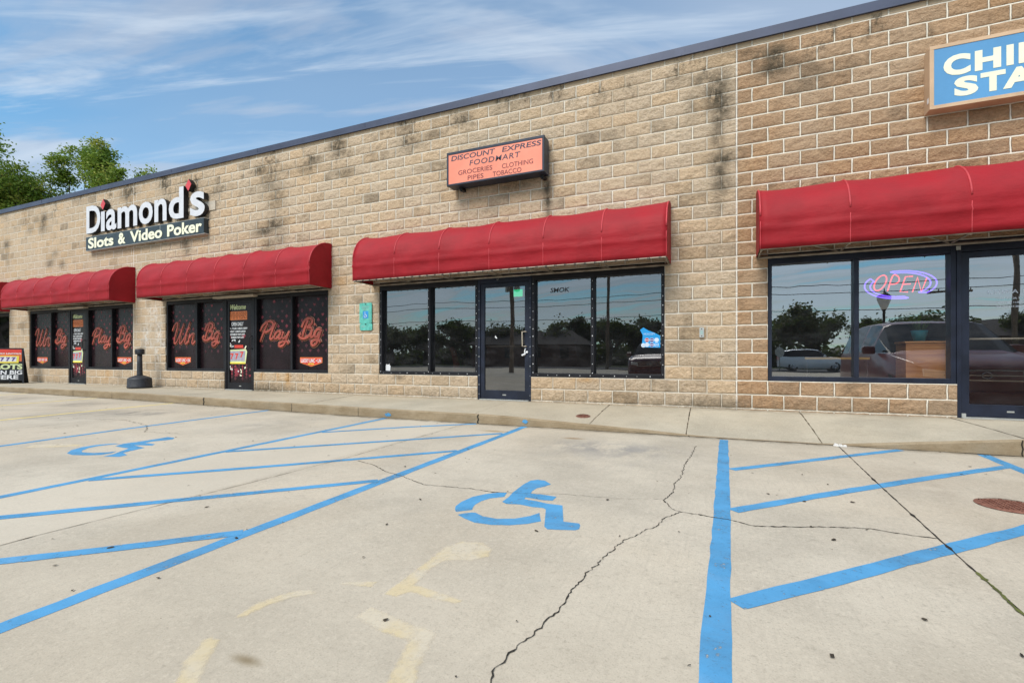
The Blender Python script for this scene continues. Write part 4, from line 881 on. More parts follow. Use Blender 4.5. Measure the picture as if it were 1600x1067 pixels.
# ------------------------------------------------------------------ awnings
AW_Z0, AW_ZT, AW_P = 2.215, 3.145, .60
def awn_profile(n=14):
    pts = [(0, AW_ZT - .012)]
    for i in range(n + 1):
        th = i / n * math.pi / 2; pts.append((-AW_P * (math.sin(th) ** .92) if i else -.004, 2.585 + (AW_ZT - 2.585) * math.cos(th) ** .94 if i < n else 2.585))
    pts += [(-AW_P + .004, 2.53), (-AW_P - .018, 2.487), (-AW_P - .002, 2.462), (-AW_P, 2.38), (-AW_P + .003, 2.30), (-AW_P + .004, AW_Z0)]
    return pts
def awning(x0, x1, ribs, label, light=None, lace=False, seed=1):
    rs = random.Random(seed)
    t = thing('awning', label, 'awning', ((x0 + x1) / 2, 0, AW_Z0), 'red fabric awnings along the shop fronts')
    pr = awn_profile(); xs = [x0]
    for p, q in zip(ribs, ribs[1:]): xs += [p + (q - p) * i / 10 for i in range(1, 11)]
    g = MB(); rows = []
    ph = [rs.random() * 6.28 for _ in range(8)]
    for x in xs:
        k = max(i for i in range(len(ribs) - 1) if ribs[i] <= x + 1e-6) if x < x1 - 1e-6 else len(ribs) - 2
        f = (x - ribs[k]) / (ribs[k + 1] - ribs[k]); sag = (4 * f * (1 - f)) ** .8
        row = []
        for j, (y, z) in enumerate(pr):
            arc = max(0., min(1., j / 15)); amp = .030 * math.sin(min(1., arc) * math.pi) ** .6 if j <= 15 else .006 * (1 - (j - 15) / 6)
            nx, nz = (0 - y), (z - 2.5); l = math.hypot(nx, nz) or 1
            wr = .0055 * math.sin(x * 5.1 + j * .9 + ph[k % 8]) * (.3 + sag)
            d = -amp * sag + wr if 0 < j < 21 else 0
            yy, zz = y - nx / l * d * 1.0, z + nz / l * d
            if j == 0: yy, zz = -.002, AW_ZT - .014 - .012 * sag
            if j > 15: yy, zz = y - d, z + (rs.uniform(-.002, .002) if j == 21 else 0)
            row.append((x, yy, zz))
        rows.append(row)
    k0 = len(g.v)
    for r in rows: g.v += r
    nj = len(pr)
    for i in range(len(rows) - 1):
        for j in range(nj - 1): g.f.append((k0 + i * nj + j, k0 + i * nj + j + 1, k0 + (i + 1) * nj + j + 1, k0 + (i + 1) * nj + j)); g.mi.append(0); g.sm.append(True)
    fab = g.build('canopy', 'red_awning_fabric', t)
    sd = fab.modifiers.new('thick', 'SOLIDIFY'); sd.thickness = .005; sd.offset = 1
    for xe, s in ((x0, -1), (x1, 1)):
        g = MB(); e = [(y * .996, z - .001) for y, z in pr]; e = [(0., AW_Z0)] + e
        a = [(xe - s * .004, y, z) for y, z in e]; b_ = [(xe + s * .001, y, z) for y, z in e]
        if s > 0: g.poly(b_[::-1] if False else b_); g.poly(a[::-1])
        else: g.poly(b_[::-1]); g.poly(a)
        n = len(e)
        for i in range(n):
            j = (i + 1) % n; g.quad(a[i], a[j], b_[j], b_[i])
        o = g.build('end_panel', 'red_awning_fabric', t)
        bm = bmesh.new(); bm.from_mesh(o.data); bmesh.ops.recalc_face_normals(bm, faces=bm.faces[:]); bm.to_mesh(o.data); bm.free()
    for x in ribs:
        g = MB(); xx = min(max(x, x0 + .012), x1 - .012); pts = [(xx, y - .0005 - (.004 if j else 0), z + .003) for j, (y, z) in enumerate(pr) if 3 <= j <= 14]
        g.tube(pts, .011, 6)
        g.tube([(xx, y - .003, z) for y, z in pr[15:]], .006, 6)
        g.build('piping', 'awning_piping', t)
    g = MB(); zb = AW_Z0 - .012
    g.tube([(x0 + .02, -.022, zb), (x1 - .02, -.022, zb)], .020, 8); g.tube([(x0 + .01, -AW_P + .022, zb + .012), (x1 - .01, -AW_P + .022, zb + .012)], .012, 8)
    for x in ribs:
        xx = min(max(x, x0 + .03), x1 - .03)
        g.tube([(xx, -.02, zb + .005), (xx, -AW_P + .03, zb + .012)], .011, 8); g.tube([(xx, y * .965, z - .022) for y, z in pr[1:]], .010, 6)
        if x0 + .1 < x < x1 - .1: g.tube([(xx, -.03, zb + .01), (xx - .42, -AW_P + .03, zb + .02)], .009, 6)
    g.build('frame', 'awning_frame_metal', t)
    if lace:
        g = MB(); g.box(x0 + .02, x1 - .02, -AW_P - .0012, -AW_P + .0005, AW_Z0 - .006, AW_Z0 + .004, 0); x = x0 + .08
        while x < x1 - .05: g.box(x - .005, x + .005, -AW_P - .006, -AW_P - .0015, AW_Z0 - .022, AW_Z0 + .010, 1); g.box(x + .018, x + .026, -AW_P - .006, -AW_P - .0015, AW_Z0 - .022, AW_Z0 + .010, 1); x += .158
        g.build('lacing', ['light_tan', 'black_metal'], t)
    if light:
        g = MB(); g.box(light[0], light[1], -.16, -.035, 2.145, 2.195); g.build('light_fixture', 'light_tan', t, .006)
ev = lambda a, b, n: [a + (b - a) * i / n for i in range(n + 1)]
awning(-26.3, -20.72, ev(-26.3, -20.72, 6), 'leftmost red awning, cut off by the picture edge above the dark window', seed=1)
awning(-19.66, -14.2, ev(-19.66, -14.2, 6), 'red awning left of the ash receptacle, over the farther Win Big windows', (-17.6, -16.3), seed=2)
awning(-13.07, -7.46, ev(-13.07, -7.46, 6), 'red awning right of the ash receptacle, over the nearer Win Big windows', (-10.95, -9.6), seed=3)
awning(-6.38, -.66, [-6.38, -5.42, -4.47, -3.5, -2.547, -1.61, -.66], 'red awning over the vacant shop with a laced lower edge, under the pink sign', lace=True, seed=4)
awning(.52, 6.3, [.52, 1.54, 2.72, 3.9, 5.1, 6.3], 'large red awning at the right, over the window with the neon sign', seed=5)

# ------------------------------------------------------------------ signs on the wall
t = thing('channel_letter_sign', 'big white channel letters Diamond\'s over a dark Slots & Video Poker box', 'sign', (-13.76, 0, 3.73))
LET = [('D', -16.2, -15.527, 4.2, 4.965), ('l', -15.50, -15.33, 4.2, 4.74), ('a', -15.267, -14.795, 4.19, 4.765), ('m', -14.744, -13.888, 4.195, 4.765), ('o', -13.821, -13.244, 4.185, 4.77), ('n', -13.179, -12.688, 4.19, 4.765), ('d', -12.607, -12.036, 4.185, 4.965), ('s', -11.798, -11.263, 4.165, 4.765)]
for ch, a, b, z0, z1 in LET:
    g = MB()
    if ch == 'l': g.box(a, b, -.128, -.026, z0, z1, 1); g.box(a, b, -.132, -.128, z0, z1, 0)
    else:
        add_text(g, ch, a, b, z0, z1, -.026, thick=.102, bold=.022, m=1); add_text(g, ch, a + .004, b - .004, z0 + .004, z1 - .004, -.128, thick=.005, bold=.022, m=0)
    g.build('letter', ['white_plastic', 'black_metal'], t)
for cx, cz, hw, hh in ((-15.40, 4.925, .115, .15), (-11.85, 4.955, .115, .15)):
    g = MB(); d = [(cx - hw * .55, cz - hh * .75), (cx + hw * .85, cz - hh * .45), (cx + hw * .55, cz + hh * .8), (cx - hw * .9, cz + hh * .45)]
    d = [(cx, cz - hh), (cx + hw, cz + hh * .1), (cx + hw * .1, cz + hh), (cx - hw, cz - hh * .05)]
    g.prism(d[::1], -.026, -.135, 1); g.prism([(cx + (x - cx) * .94, cz + (z - cz) * .94) for x, z in d], -.135, -.14, 0); g.build('diamond_shape', ['diamond_red', 'black_metal'], t)
g = MB(); g.box(-11.9, -11.05, -.022, -.002, 4.30, 4.52); g.box(-16.1, -11.9, -.022, -.003, 4.36, 4.44); g.build('raceway', 'light_tan', t)
g = MB(); g.box(-16.22, -11.30, -.13, -.003, 3.735, 4.105, 0); g.box(-16.235, -11.285, -.128, -.006, 3.725, 3.742, 1); g.box(-16.235, -11.285, -.128, -.006, 4.098, 4.112, 1)
for x in (-14.6, -12.95): g.box(x - .006, x + .006, -.1325, -.13, 3.745, 4.095, 1)
g.build('sign_box', ['sign_navy', 'grey_metal'], t, .003)
for wd, a, b in (('Slots', -16.10, -14.92), ('&', -14.71, -14.39), ('Video', -14.19, -12.86), ('Poker', -12.66, -11.36)): letters(t, 'sign_cream', wd, a, b, 3.775, 4.07, -.1335, thick=.004, bold=.03)

t = thing('shop_sign', 'pink lit-box sign DISCOUNT EXPRESS FOODMART in a black frame', 'sign', (-3.56, 0, 3.85))
x0, x1, z0, z1, yf = -4.49, -2.635, 3.85, 4.445, -.30
g = MB(); g.box(x0, x1, yf + .012, -.05, z0, z1); g.box(x0 - .004, x1 + .004, yf, yf + .05, z0 - .004, z0 + .03); g.box(x0 - .004, x1 + .004, yf, yf + .05, z1 - .045, z1 + .004); g.box(x0 - .004, x0 + .035, yf + .001, yf + .049, z0 + .03, z1 - .045); g.box(x1 - .035, x1 + .004, yf + .001, yf + .049, z0 + .03, z1 - .045)
g.build('sign_box', 'navy_frame', t, .006)
g = MB(); g.box(x0 + .03, x1 - .03, yf + .006, yf + .0115, z0 + .025, z1 - .04); g.build('face', 'sign_pink', t)
yt = yf + .006
letters(t, 'ink_dark', 'DISCOUNT', -4.40, -3.53, 4.285, 4.375, yt, bold=.016, shear=.12, thick=.002); letters(t, 'ink_dark', 'EXPRESS', -3.40, -2.685, 4.285, 4.375, yt, bold=.016, shear=.12, thick=.002); letters(t, 'ink_dark', 'FOODMART', -4.03, -3.06, 4.15, 4.245, yt, spacing=1.12, bold=.009, shear=.12, thick=.002)
letters(t, 'ink_maroon', 'GROCERIES', -4.255, -3.585, 4.015, 4.095, yt, thick=.002, bold=.002); letters(t, 'ink_maroon', 'CLOTHING', -3.40, -2.83, 4.005, 4.085, yt, thick=.002, bold=.002); letters(t, 'ink_maroon', 'PIPES', -4.065, -3.755, 3.90, 3.98, yt, thick=.002, bold=.002); letters(t, 'ink_maroon', 'TOBACCO', -3.575, -3.04, 3.895, 3.975, yt, thick=.002, bold=.002)

g = MB()
for x in (-4.28, -2.72): g.box(x - .03, x + .03, -.16, .0, 3.80, 3.85); g.tube([(x, -.14, 3.775), (x, -.14, 3.80)], .02, 8)
g.box(x0 + .3, x0 + .36, -.05, -.001, z0 + .1, z1 - .1); g.box(x1 - .36, x1 - .3, -.05, -.001, z0 + .1, z1 - .1)
g.build('bracket', 'black_metal', t)

t = thing('shop_sign', 'large blue CHINA STAR sign with cream letters in a tan frame', 'sign', (3.68, 0, 3.89))
x0, x1, z0, z1, yf = 2.465, 4.905, 3.885, 4.672, -.19
g = MB(); g.box(x0, x1, yf + .012, -.002, z0, z1); e = .042
g.box(x0 - .003, x1 + .003, yf, yf + .04, z0 - .003, z0 + e); g.box(x0 - .003, x1 + .003, yf, yf + .04, z1 - e, z1 + .003); g.box(x0 - .003, x0 + e, yf + .001, yf + .039, z0 + e, z1 - e); g.box(x1 - e, x1 + .003, yf + .001, yf + .039, z0 + e, z1 - e)
g.box(x0 - .0045, x0, -.15, -.11, 3.98, 4.05, 1); g.build('sign_box', ['sign_tan', 'print_white'], t, .006)
g = MB(); g.box(x0 + e - .005, x1 - e + .005, yf + .006, yf + .0115, z0 + e - .005, z1 - e + .005); g.build('face', 'sign_blue', t)
yt = yf + .0055
for ch, a, b in (('C', 2.60, 2.862), ('H', 2.902, 3.146), ('I', 3.195, 3.26), ('N', 3.305, 3.555), ('A', 3.59, 3.87)): letters(t, 'sign_cream', ch, a, b, 4.265 - (.006 if ch == 'C' else 0), 4.51 + (.006 if ch == 'C' else 0), yt, bold=.05, thick=.003)
for ch, a, b in (('S', 2.705, 2.935), ('T', 2.956, 3.187), ('A', 3.163, 3.46), ('R', 3.50, 3.75)): letters(t, 'sign_cream', ch, a, b, 3.99, 4.228, yt - (.0005 if ch == 'A' else 0), bold=.05, thick=.003)


# accessible plate, bell box
t = thing('parking_plate', 'narrow teal accessible-parking plate on the block wall beside the window', 'sign', (-6.545, 0, 1.31))
def rrect(x0, x1, z0, z1, r):
    o = []
    for cx, cz, a0 in ((x1 - r, z1 - r, 0), (x0 + r, z1 - r, 90), (x0 + r, z0 + r, 180), (x1 - r, z0 + r, 270)): o += [(cx + r * math.cos(R(a0 + k * 30)), cz + r * math.sin(R(a0 + k * 30))) for k in range(4)]
    return o[::-1]
g = MB(); g.prism(rrect(-6.70, -6.392, 1.455, 1.865, .02)[::-1], -.034, -.018); g.prism(rrect(-6.695, -6.385, 1.312, 1.45, .03)[::-1], -.03, -.016)
for z in (1.84, 1.435): g.box(-6.56, -6.53, -.038, -.034 if z > 1.5 else -.03, z - .008, z + .008, 1)
g.box(-6.57, -6.52, -.017, .0, 1.36, 1.83, 1)
g.build('plate', ['teal_plate', 'black_metal'], t)
g = MB(); g.box(-6.61, -6.475, -.0365, -.0345, 1.555, 1.70); g.build('blue_panel', 'plate_blue', t)
g = MB(); cx, cz = -6.545, 1.62
ring = [(cx - .008 + .028 * math.cos(R(a)), -.037, cz - .02 + .028 * math.sin(R(a))) for a in range(140, 385, 20)]
g.tube(ring, .005, 6, 0, .3); g.tube([(cx - .012, -.037, cz + .045), (cx - .010, -.037, cz + .005), (cx + .02, -.037, cz + .003), (cx + .034, -.037, cz - .04)], .006, 6, 0, .3); g.tube([(cx - .012, -.037, cz + .055), (cx - .012, -.037, cz + .066)], .008, 6, 0, .3)
g.build('symbol', 'print_white', t)
letters(t, 'plate_grey', 'RESERVED', -6.64, -6.45, 1.765, 1.80, -.034, thick=.001); letters(t, 'plate_grey', 'PARKING', -6.63, -6.46, 1.72, 1.752, -.034, thick=.001); letters(t, 'plate_grey', 'VAN', -6.66, -6.56, 1.375, 1.41, -.03, thick=.001)
t = thing('bell_box', 'small grey weathered box screwed to the wall beside the vacant window', 'wall box', (-.215, 0, 1.07))
g = MB(); g.prism(rrect(-.247, -.183, 1.068, 1.216, .012)[::-1], -.03, .0); g.build('body', 'grey_metal', t)
g = MB()
for z in (1.09, 1.195): g.box(-.222, -.208, -.034, -.03, z - .007, z + .007)
g.box(-.235, -.195, -.0325, -.03, 1.115, 1.172, 1); g.build('screw_plate', ['black_metal', 'plate_grey'], t)

# ------------------------------------------------------------------ ash receptacle, A-frame
ax, ay = -13.30, -.40; az = pz(ax, ay)
t = thing('ash_receptacle', 'black plastic smokers\' ash post with a round base beside the wall', 'ash receptacle', (ax, ay, az))
g = MB(); g.lathe([(.245, az), (.262, az + .02), (.262, az + .05), (.255, az + .06), (.252, az + .22), (.245, az + .245), (.20, az + .275), (.12, az + .305), (.085, az + .318)], ax, ay, 32); g.build('base', 'bin_plastic', t)
g = MB(); g.lathe([(.068, az + .31), (.062, az + .34), (.056, az + .60), (.053, az + .86)], ax, ay, 20); g.build('neck', 'bin_plastic', t)
g = MB(); g.lathe([(.06, az + .835), (.092, az + .845), (.098, az + .86), (.098, az + .955), (.09, az + .972), (.05, az + .98)], ax, ay, 20); g.box(ax - .03, ax + .03, ay - .1, ay - .085, az + .885, az + .93, 1); g.build('head', ['bin_plastic', 'black_metal'], t)

fx0, fx1 = -.41, .41; fz = 0; th = R(11)
t = thing('sandwich_board', 'black A-frame SLOTS WIN BIG HERE board standing on the pavement', 'sandwich board', (-19.2, -.62, pz(-19, -.62)))
t.rotation_euler.z = R(52)
def lean(x, v, off=0.): return (x, -.20 + v * math.sin(th) - off * math.cos(th), v * math.cos(th) + off * math.sin(th))
def leanbox(g, x0, x1, v0, v1, o0, o1, m=0, tz=0.):
    tap = lambda x, v: x - (tz * v * (1 if x > 0 else -1))
    P = [lean(tap(x, v), v, o) for o in (o0, o1) for x, v in ((x0, v0), (x1, v0), (x1, v1), (x0, v1))]
    k = len(g.v); g.v += P
    for f in ((3, 2, 1, 0), (4, 5, 6, 7), (0, 1, 5, 4), (1, 2, 6, 5), (2, 3, 7, 6), (3, 0, 4, 7)): g.f.append(tuple(k + i for i in f)); g.mi.append(m); g.sm.append(False)
g = MB(); leanbox(g, fx0 + .035, fx1 - .035, .09, 1.04, .002, .018, 0, .06); g.build('board', 'black_metal', t, local=True)
g = MB()
for x in (fx0, fx1 - .035): leanbox(g, x, x + .035, .0, 1.05, .0, .025, 0, .06)
leanbox(g, fx0 + .035, fx1 - .035, 1.04, 1.06, .0, .025, 0, .06); leanbox(g, .10, .125, 0, .09, .002, .018)
g.build('frame', 'black_metal', t, local=True)
g = MB(); yb = lean(0, 1.04, -.01); g.quad((fx0 + .07, yb[1] + .005, yb[2]), (fx1 - .07, yb[1] + .005, yb[2]), (fx1 - .02, .22, .0), (fx0 + .02, .22, .0)); o = g.build('rear_board', 'black_metal', t, local=True); o.modifiers.new('thick', 'SOLIDIFY').thickness = .015
g = MB(); leanbox(g, fx0 + .045, fx1 - .045, .90, 1.02, .018, .020, 0, .06); leanbox(g, fx0 + .045, fx1 - .045, .66, .90, .018, .020, 1, .06)
g.build('print', ['badge_red', 'aframe_orange'], t, local=True)
def leantext(tx, x0, x1, v0, v1, o, mt, **k):
    v, f = text_geo(tx, x0, x1, v0, v1, 0, **k); g = MB(); g.v = [lean(a, c, o - b_) for a, b_, c in v]
    for q in f: g.f.append(q); g.mi.append(0); g.sm.append(False)
    g.build('lettering', mt, t, local=True)
leantext('SLOTS', -.36, .36, .42, .585, .0185, 'print_lime', bold=.05); leantext('WIN BIG', -.36, .36, .27, .395, .0185, 'print_white', bold=.03); leantext('HERE', -.25, .28, .13, .255, .0185, 'print_white', bold=.03); leantext('LUCKY LINCOLN', -.28, .30, .87, .915, .0205, 'print_white', bold=.03)
g = MB(); leanbox(g, -.20, .26, .61, .82, .0205, .024, 1); leanbox(g, -.15, .21, .655, .795, .024, .026, 0); g.build('slot_picture', ['print_white', 'print_yellow'], t, local=True)
for c in (-.09, .03, .15): leantext('7', c - .045, c + .045, .665, .785, .0265, 'print_purple', bold=.05)

# ------------------------------------------------------------------ inside the right-hand shop window
def neon_path(pts, y=.25, k=10): return [(p.x, p.y, p.z) for p in spline([(a, y, b) for a, b in pts], k)]
t = thing('neon_sign', 'glowing OPEN neon sign, red letters in purple rings, behind window glass', 'neon sign', (2.29, .25, 1.55))
g = MB(); cx, cz = 2.285, 1.752
def arc(rx, rz, a0, a1, dx=0, dz=0, n=30): return [(cx + dx + rx * math.cos(R(a0 + (a1 - a0) * i / n)), .25, cz + dz + rz * math.sin(R(a0 + (a1 - a0) * i / n)) ) for i in range(n + 1)]
top = arc(.395, .183, 106, -42, .0, .004); inn = arc(.335, .155, 100, -52, -.005, .008)
g.tube(top, .0085, 8); g.tube(inn, .0085, 8); g.tube([top[0], inn[0]], .0075, 8); g.tube([top[-1], inn[-1]], .0075, 8)
bot = arc(.395, .185, 146, 284, -.005, -.002); inb = arc(.335, .150, 150, 278, .0, -.012)
g.tube(bot, .0085, 8); g.tube(inb, .0085, 8); g.tube([bot[0], inb[0]], .0075, 8); g.tube([bot[-1], inb[-1]], .0075, 8)
g.build('ring_tube', 'neon_purple', t)
g = MB()
O = [(2.065 + .062 * math.cos(R(a)) + .35 * .1 * math.sin(R(a)), .25, 1.79 + .104 * math.sin(R(a))) for a in range(0, 361, 15)]
g.tube(O, .008, 8); g.tube(neon_path([(2.145, 1.672), (2.205, 1.878), (2.262, 1.868), (2.275, 1.81), (2.24, 1.77), (2.178, 1.765)], k=6), .008, 8)
for pl in ([(2.425, 1.858), (2.345, 1.858), (2.285, 1.655), (2.37, 1.65)], [(2.32, 1.757), (2.40, 1.757)], [(2.42, 1.645), (2.475, 1.84), (2.515, 1.642), (2.575, 1.83)]): g.tube([(a, .25, b) for a, b in pl], .008, 8)
g.build('letter_tube', 'neon_red', t)
g = MB(); g.tube([(1.98, .27, 1.68), (2.6, .27, 1.68)], .004, 6); g.tube([(2.0, .27, 1.84), (2.6, .27, 1.84)], .004, 6)
for x in (2.02, 2.56): g.tube([(x, .27, 1.66), (x, .27, 2.3)], .003, 6)
g.build('wire_frame', 'black_metal', t)
t = thing('wooden_counter', 'warm wood-veneer counter standing just behind the right shop window', 'counter', (2.66, .45, 0))
g = MB(); g.box(2.375, 2.96, .34, .75, .0, .96); g.build('cabinet', 'wood_veneer', t, .004)
g = MB(); g.box(2.36, 2.975, .325, .765, .962, .985); g.build('top', 'wood_veneer', t, .004)
t = thing('potted_plant', 'small green plant in a teal pot on the wooden counter', 'potted plant', (2.585, .55, .986))
g = MB(); g.lathe([(.062, .987), (.095, 1.125), (.098, 1.14), (.088, 1.14), (.08, 1.115)], 2.585, .55, 24); g.build('pot', 'pot_teal', t)
g = MB(); rs = random.Random(4)
for i in range(46):
    a = rs.random() * 6.28; l = rs.uniform(.1, .26); sp = rs.uniform(.02, .11); b0 = Vector((2.585 + .05 * math.cos(a), .55 + .05 * math.sin(a), 1.12)); tip = b0 + Vector((sp * math.cos(a), sp * math.sin(a), l)); sd_ = Vector((-math.sin(a), math.cos(a), 0)) * .012; mid = (b0 + tip) / 2 + Vector((0, 0, .02))
    g.poly([b0, mid - sd_, tip, mid + sd_])
g.build('leaves', 'plant_leaf', t)
t = thing('handrail', 'yellow horizontal rail seen through the right shop window', 'handrail', (1.64, .6, .0))
g = MB(); g.box(1.22, 2.03, .59, .62, .735, .768); g.build('bar', 'bar_yellow', t, .004)
g = MB(); g.tube([(1.25, .605, 0), (1.25, .605, .735)], .015, 8); g.tube([(2.0, .605, 0), (2.0, .605, .735)], .015, 8); g.build('post', 'black_metal', t)
t = thing('shop_chair', 'curved red chair dim behind the vacant shop window', 'chair', (-5.05, .7, 0))
g = MB(); pts = spline([(-5.0, .75, .95), (-4.93, .72, .85), (-4.86, .70, .62), (-4.84, .7, .45)]); g.tube(pts, [.05 + .03 * i / len(pts) for i in range(len(pts))], 10); g.build('backrest', 'chair_red', t)
g = MB(); g.box(-5.1, -4.66, .6, 1.0, .40, .46); g.build('seat', 'chair_red', t, .015)
for lx in (-5.06, -4.7):
    for ly in (.64, .96): g = MB(); g.tube([(lx, ly, 0), (lx, ly, .4)], .014, 8); g.build('leg', 'black_metal', t)

# ------------------------------------------------------------------ trees
def tree(name, x, y, h, crown_w, label, group, leafs, lm, leaf=.16, seed=0, base=.45, gz_=-.34, density=1.):
    rs = random.Random(seed); t = thing(name, label, 'tree', (x, y, gz_), group)
    g = MB(); tips = []
    def limb(p, d, l, r, lev):
        n = 5; path = [p]; q = p.copy(); dd = d.copy()
        for i in range(n):
            dd = (dd + Vector((rs.gauss(0, .13), rs.gauss(0, .13), rs.gauss(.05, .07)))).normalized(); q = q + dd * l / n; path.append(q.copy())
        g.tube(path, [r * (1 - .55 * i / n) for i in range(n + 1)], 7 if lev < 2 else 4)
        if lev >= 3: tips.append((q.copy(), l)); tips.append((path[3].copy(), l)); return
        if lev == 2: tips.append((q.copy(), l))
        k = rs.randint(3, 5) if lev < 2 else rs.randint(3, 4)
        for i in range(k):
            a = rs.random() * 6.28; sp = rs.uniform(.45, .95); s = Vector((math.cos(a) * sp, math.sin(a) * sp, rs.uniform(.25, .9))).normalized()
            st = path[rs.randint(2, n)] if i else path[-1]
            limb(st, (dd * .5 + s).normalized(), l * rs.uniform(.55, .78), r * .5, lev + 1)
    b0 = Vector((x, y, gz_ - .1))
    limb(b0, Vector((rs.gauss(0, .04), rs.gauss(0, .04), 1)).normalized(), h * base, h * .02, 0)
    # scale the crown spread to fit
    mx = max(p.z for p, l in tips) - gz_; k = h * .97 / mx; wd = max(max(abs(p.x - x) for p, l in tips), .1); kw = crown_w / 2 / wd
    fit = lambda v: (x + (v[0] - x) * kw, y + (v[1] - y) * kw, gz_ + (v[2] - gz_) * k)
    tz_ = lambda v: fit(v)
    g.v = [tz_(v) for v in g.v]; g.build('trunk', 'bark', t)
    f = MB(); tone = []; per = max(1, int(leafs / len(tips)))
    for p, l in tips:
        if rs.random() > density: continue
        c = Vector(fit(p)); cr = max(.35, crown_w * .088) * rs.uniform(.6, 1.3); ct = rs.random(); sq = rs.uniform(.55, .9)
        for _ in range(int(per * rs.uniform(.5, 1.5))):
            o = Vector((rs.gauss(0, 1), rs.gauss(0, 1), rs.gauss(0, sq))) * cr * .55; s = leaf * rs.uniform(.55, 1.25)
            u = Vector((rs.gauss(0, 1), rs.gauss(0, 1), rs.gauss(0, .6))).normalized(); v = u.cross(Vector((rs.gauss(0, 1), rs.gauss(0, 1), rs.gauss(0, 1)))).normalized()
            q = c + o; f.poly([q - u * s * .5, q + v * s * .26, q + u * s * .5, q - v * s * .26]); tone.append(min(1, max(0, ct * .65 + rs.random() * .4)))
    o = f.build('crown', lm, t); A = np.repeat(np.array(tone), 4); C4 = np.stack([A, A, A, np.ones_like(A)], 1)
    at_ = o.data.color_attributes.new('tone', 'FLOAT_COLOR', 'POINT'); at_.data.foreach_set('color', C4.ravel().astype(np.float32))
    return t
TG = 'leafy trees behind the left end of the building'
tree('leafy_tree', -43.2, 8.7, 16.5, 8.6, 'tallest leafy tree, leftmost behind the roofline, with a bare dark trunk', TG, 26000, 'leaf_green', .21, 11, .5)
tree('leafy_tree', -40.3, 9.8, 16.0, 6.6, 'middle bushy green tree behind the roofline at the left', TG, 25000, 'leaf_green', .20, 5, .42)
tree('leafy_tree', -36.9, 11.0, 14.9, 6.2, 'rightmost rounded green tree behind the roofline, above the white letters', TG, 26000, 'leaf_green', .20, 23, .42)

tree('leafy_tree', -48.6, 12.6, 18.4, 8.5, 'paler leafy tree farthest back, filling between the others behind the roofline', TG, 25000, 'leaf_green', .22, 31, .45)
RG = 'trees across the road mirrored in the shop windows'
far = [(a, b, c * .70, d) for a, b, c, d in [(-36, -47, 7.5, 8), (-31, -50, 8.5, 8), (-24.5, -46, 7.0, 7.5), (-18.6, -48, 7.2, 7), (-15, -50, 8.8, 6), (-11.2, -46, 7.0, 6), (-8.5, -50, 8.2, 7), (-2, -52, 6.0, 7), (4, -53, 6.5, 8), (9.5, -50, 9.0, 9), (13.5, -52, 7.4, 7), (20, -54, 7.6, 7), (25.5, -50, 7.8, 7), (32, -52, 8.2, 8), (39, -50, 8, 9), (-44, -50, 8, 9), (-54, -52, 8, 10), (-66, -17, 15, 13), (-78, -22, 15, 13)]]  # last two stand beside the lot, added to darken the leftmost window's reflection
src = []
for i, (x, y, h, wd) in enumerate(far[:3]): src.append(tree('roadside_tree', x, y, h, wd, 'dark tree across the road, mirrored in the shop windows', RG, 7000, 'leaf_far', .40, 40 + i, .20))
for i, (x, y, h, wd) in enumerate(far[3:]):
    s = src[i % 3]; o = s.copy(); COL.objects.link(o); o.location = (x, y, -.34); ref = far[i % 3]; o.scale = (wd / ref[3], wd / ref[3], h / ref[2]); o.rotation_euler.z = i * 1.3
    for ch in s.children: c = ch.copy(); COL.objects.link(c); c.parent = o; c.matrix_parent_inverse = Matrix.Translation((-ref[0], -ref[1], .34))
mb = MB(); rs = random.Random(2)
for i in range(16000):
    x = rs.uniform(-75, 60); y = -56 + rs.gauss(0, 1.3); z = -.3 + abs(rs.gauss(0, 1.15)) * (1 + .35 * math.sin(x * .3)); s = rs.uniform(.3, .6)
    u = Vector((rs.gauss(0, 1), rs.gauss(0, .5), rs.gauss(0, .6))).normalized(); v = u.cross(Vector((rs.gauss(0, 1), 1, rs.gauss(0, 1)))).normalized(); q = Vector((x, y, z)); mb.poly([q - u * s, q + v * s * .6, q + u * s, q - v * s * .6])
hd = mb.build('undergrowth', 'leaf_far'); tag(hd, 'dark scrub mass along the far side of the road', 'undergrowth', kind='stuff')
C4 = np.full((len(mb.v), 4), .3, np.float32); hd.data.color_attributes.new('tone', 'FLOAT_COLOR', 'POINT').data.foreach_set('color', C4.ravel())

# ------------------------------------------------------------------ utility poles, lamp post, house across the road
def pole(x, y, h, label, arm=True, tr=False):
    t = thing('utility_pole', label, 'utility pole', (x, y, -.34), 'wooden utility poles along the road')
    g = MB(); g.tube([(x, y, -.4), (x + .05, y, h)], [.16, .11], 10); g.build('post', 'pole_wood', t)
    if arm:
        g = MB(); g.box(x - 1.1, x + 1.1, y - .06, y + .06, h - .75, h - .62)
        for k in (-1, -.5, .5, 1): g.tube([(x + k, y, h - .62), (x + k, y, h - .5)], .035, 6)
        g.build('crossarm', 'pole_wood', t)
    if tr: g = MB(); [g.lathe([(.02, h - 1.95), (.15, h - 1.9), (.15, h - 1.35), (.05, h - 1.28)], x + k, y - .15, 14) for k in (-.3, .3)]; g.build('transformer', 'grey_metal', t)
PL = [(-30, -30.5, 9.2, 'wooden utility pole mirrored in the left pane of the vacant shop', False, False), (-11.3, -18.5, 6.6, 'wooden utility pole with transformer cans mirrored in the vacant shop door', True, True), (-8.2, -31, 9.0, 'plain wooden utility pole mirrored in the right pane of the vacant shop', True, False), (13.5, -31, 5.6, 'short wooden utility pole mirrored under the neon sign', True, False), (16.7, -31, 10.2, 'tall wooden utility pole with transformer mirrored right of the neon sign', True, True)]
for x, y, h, lb, a, tr in PL: pole(x, y, h, lb, a, tr)
t = thing('power_line', 'thin sagging overhead wires strung between the utility poles', 'overhead wires', (0, -31, 5.8))
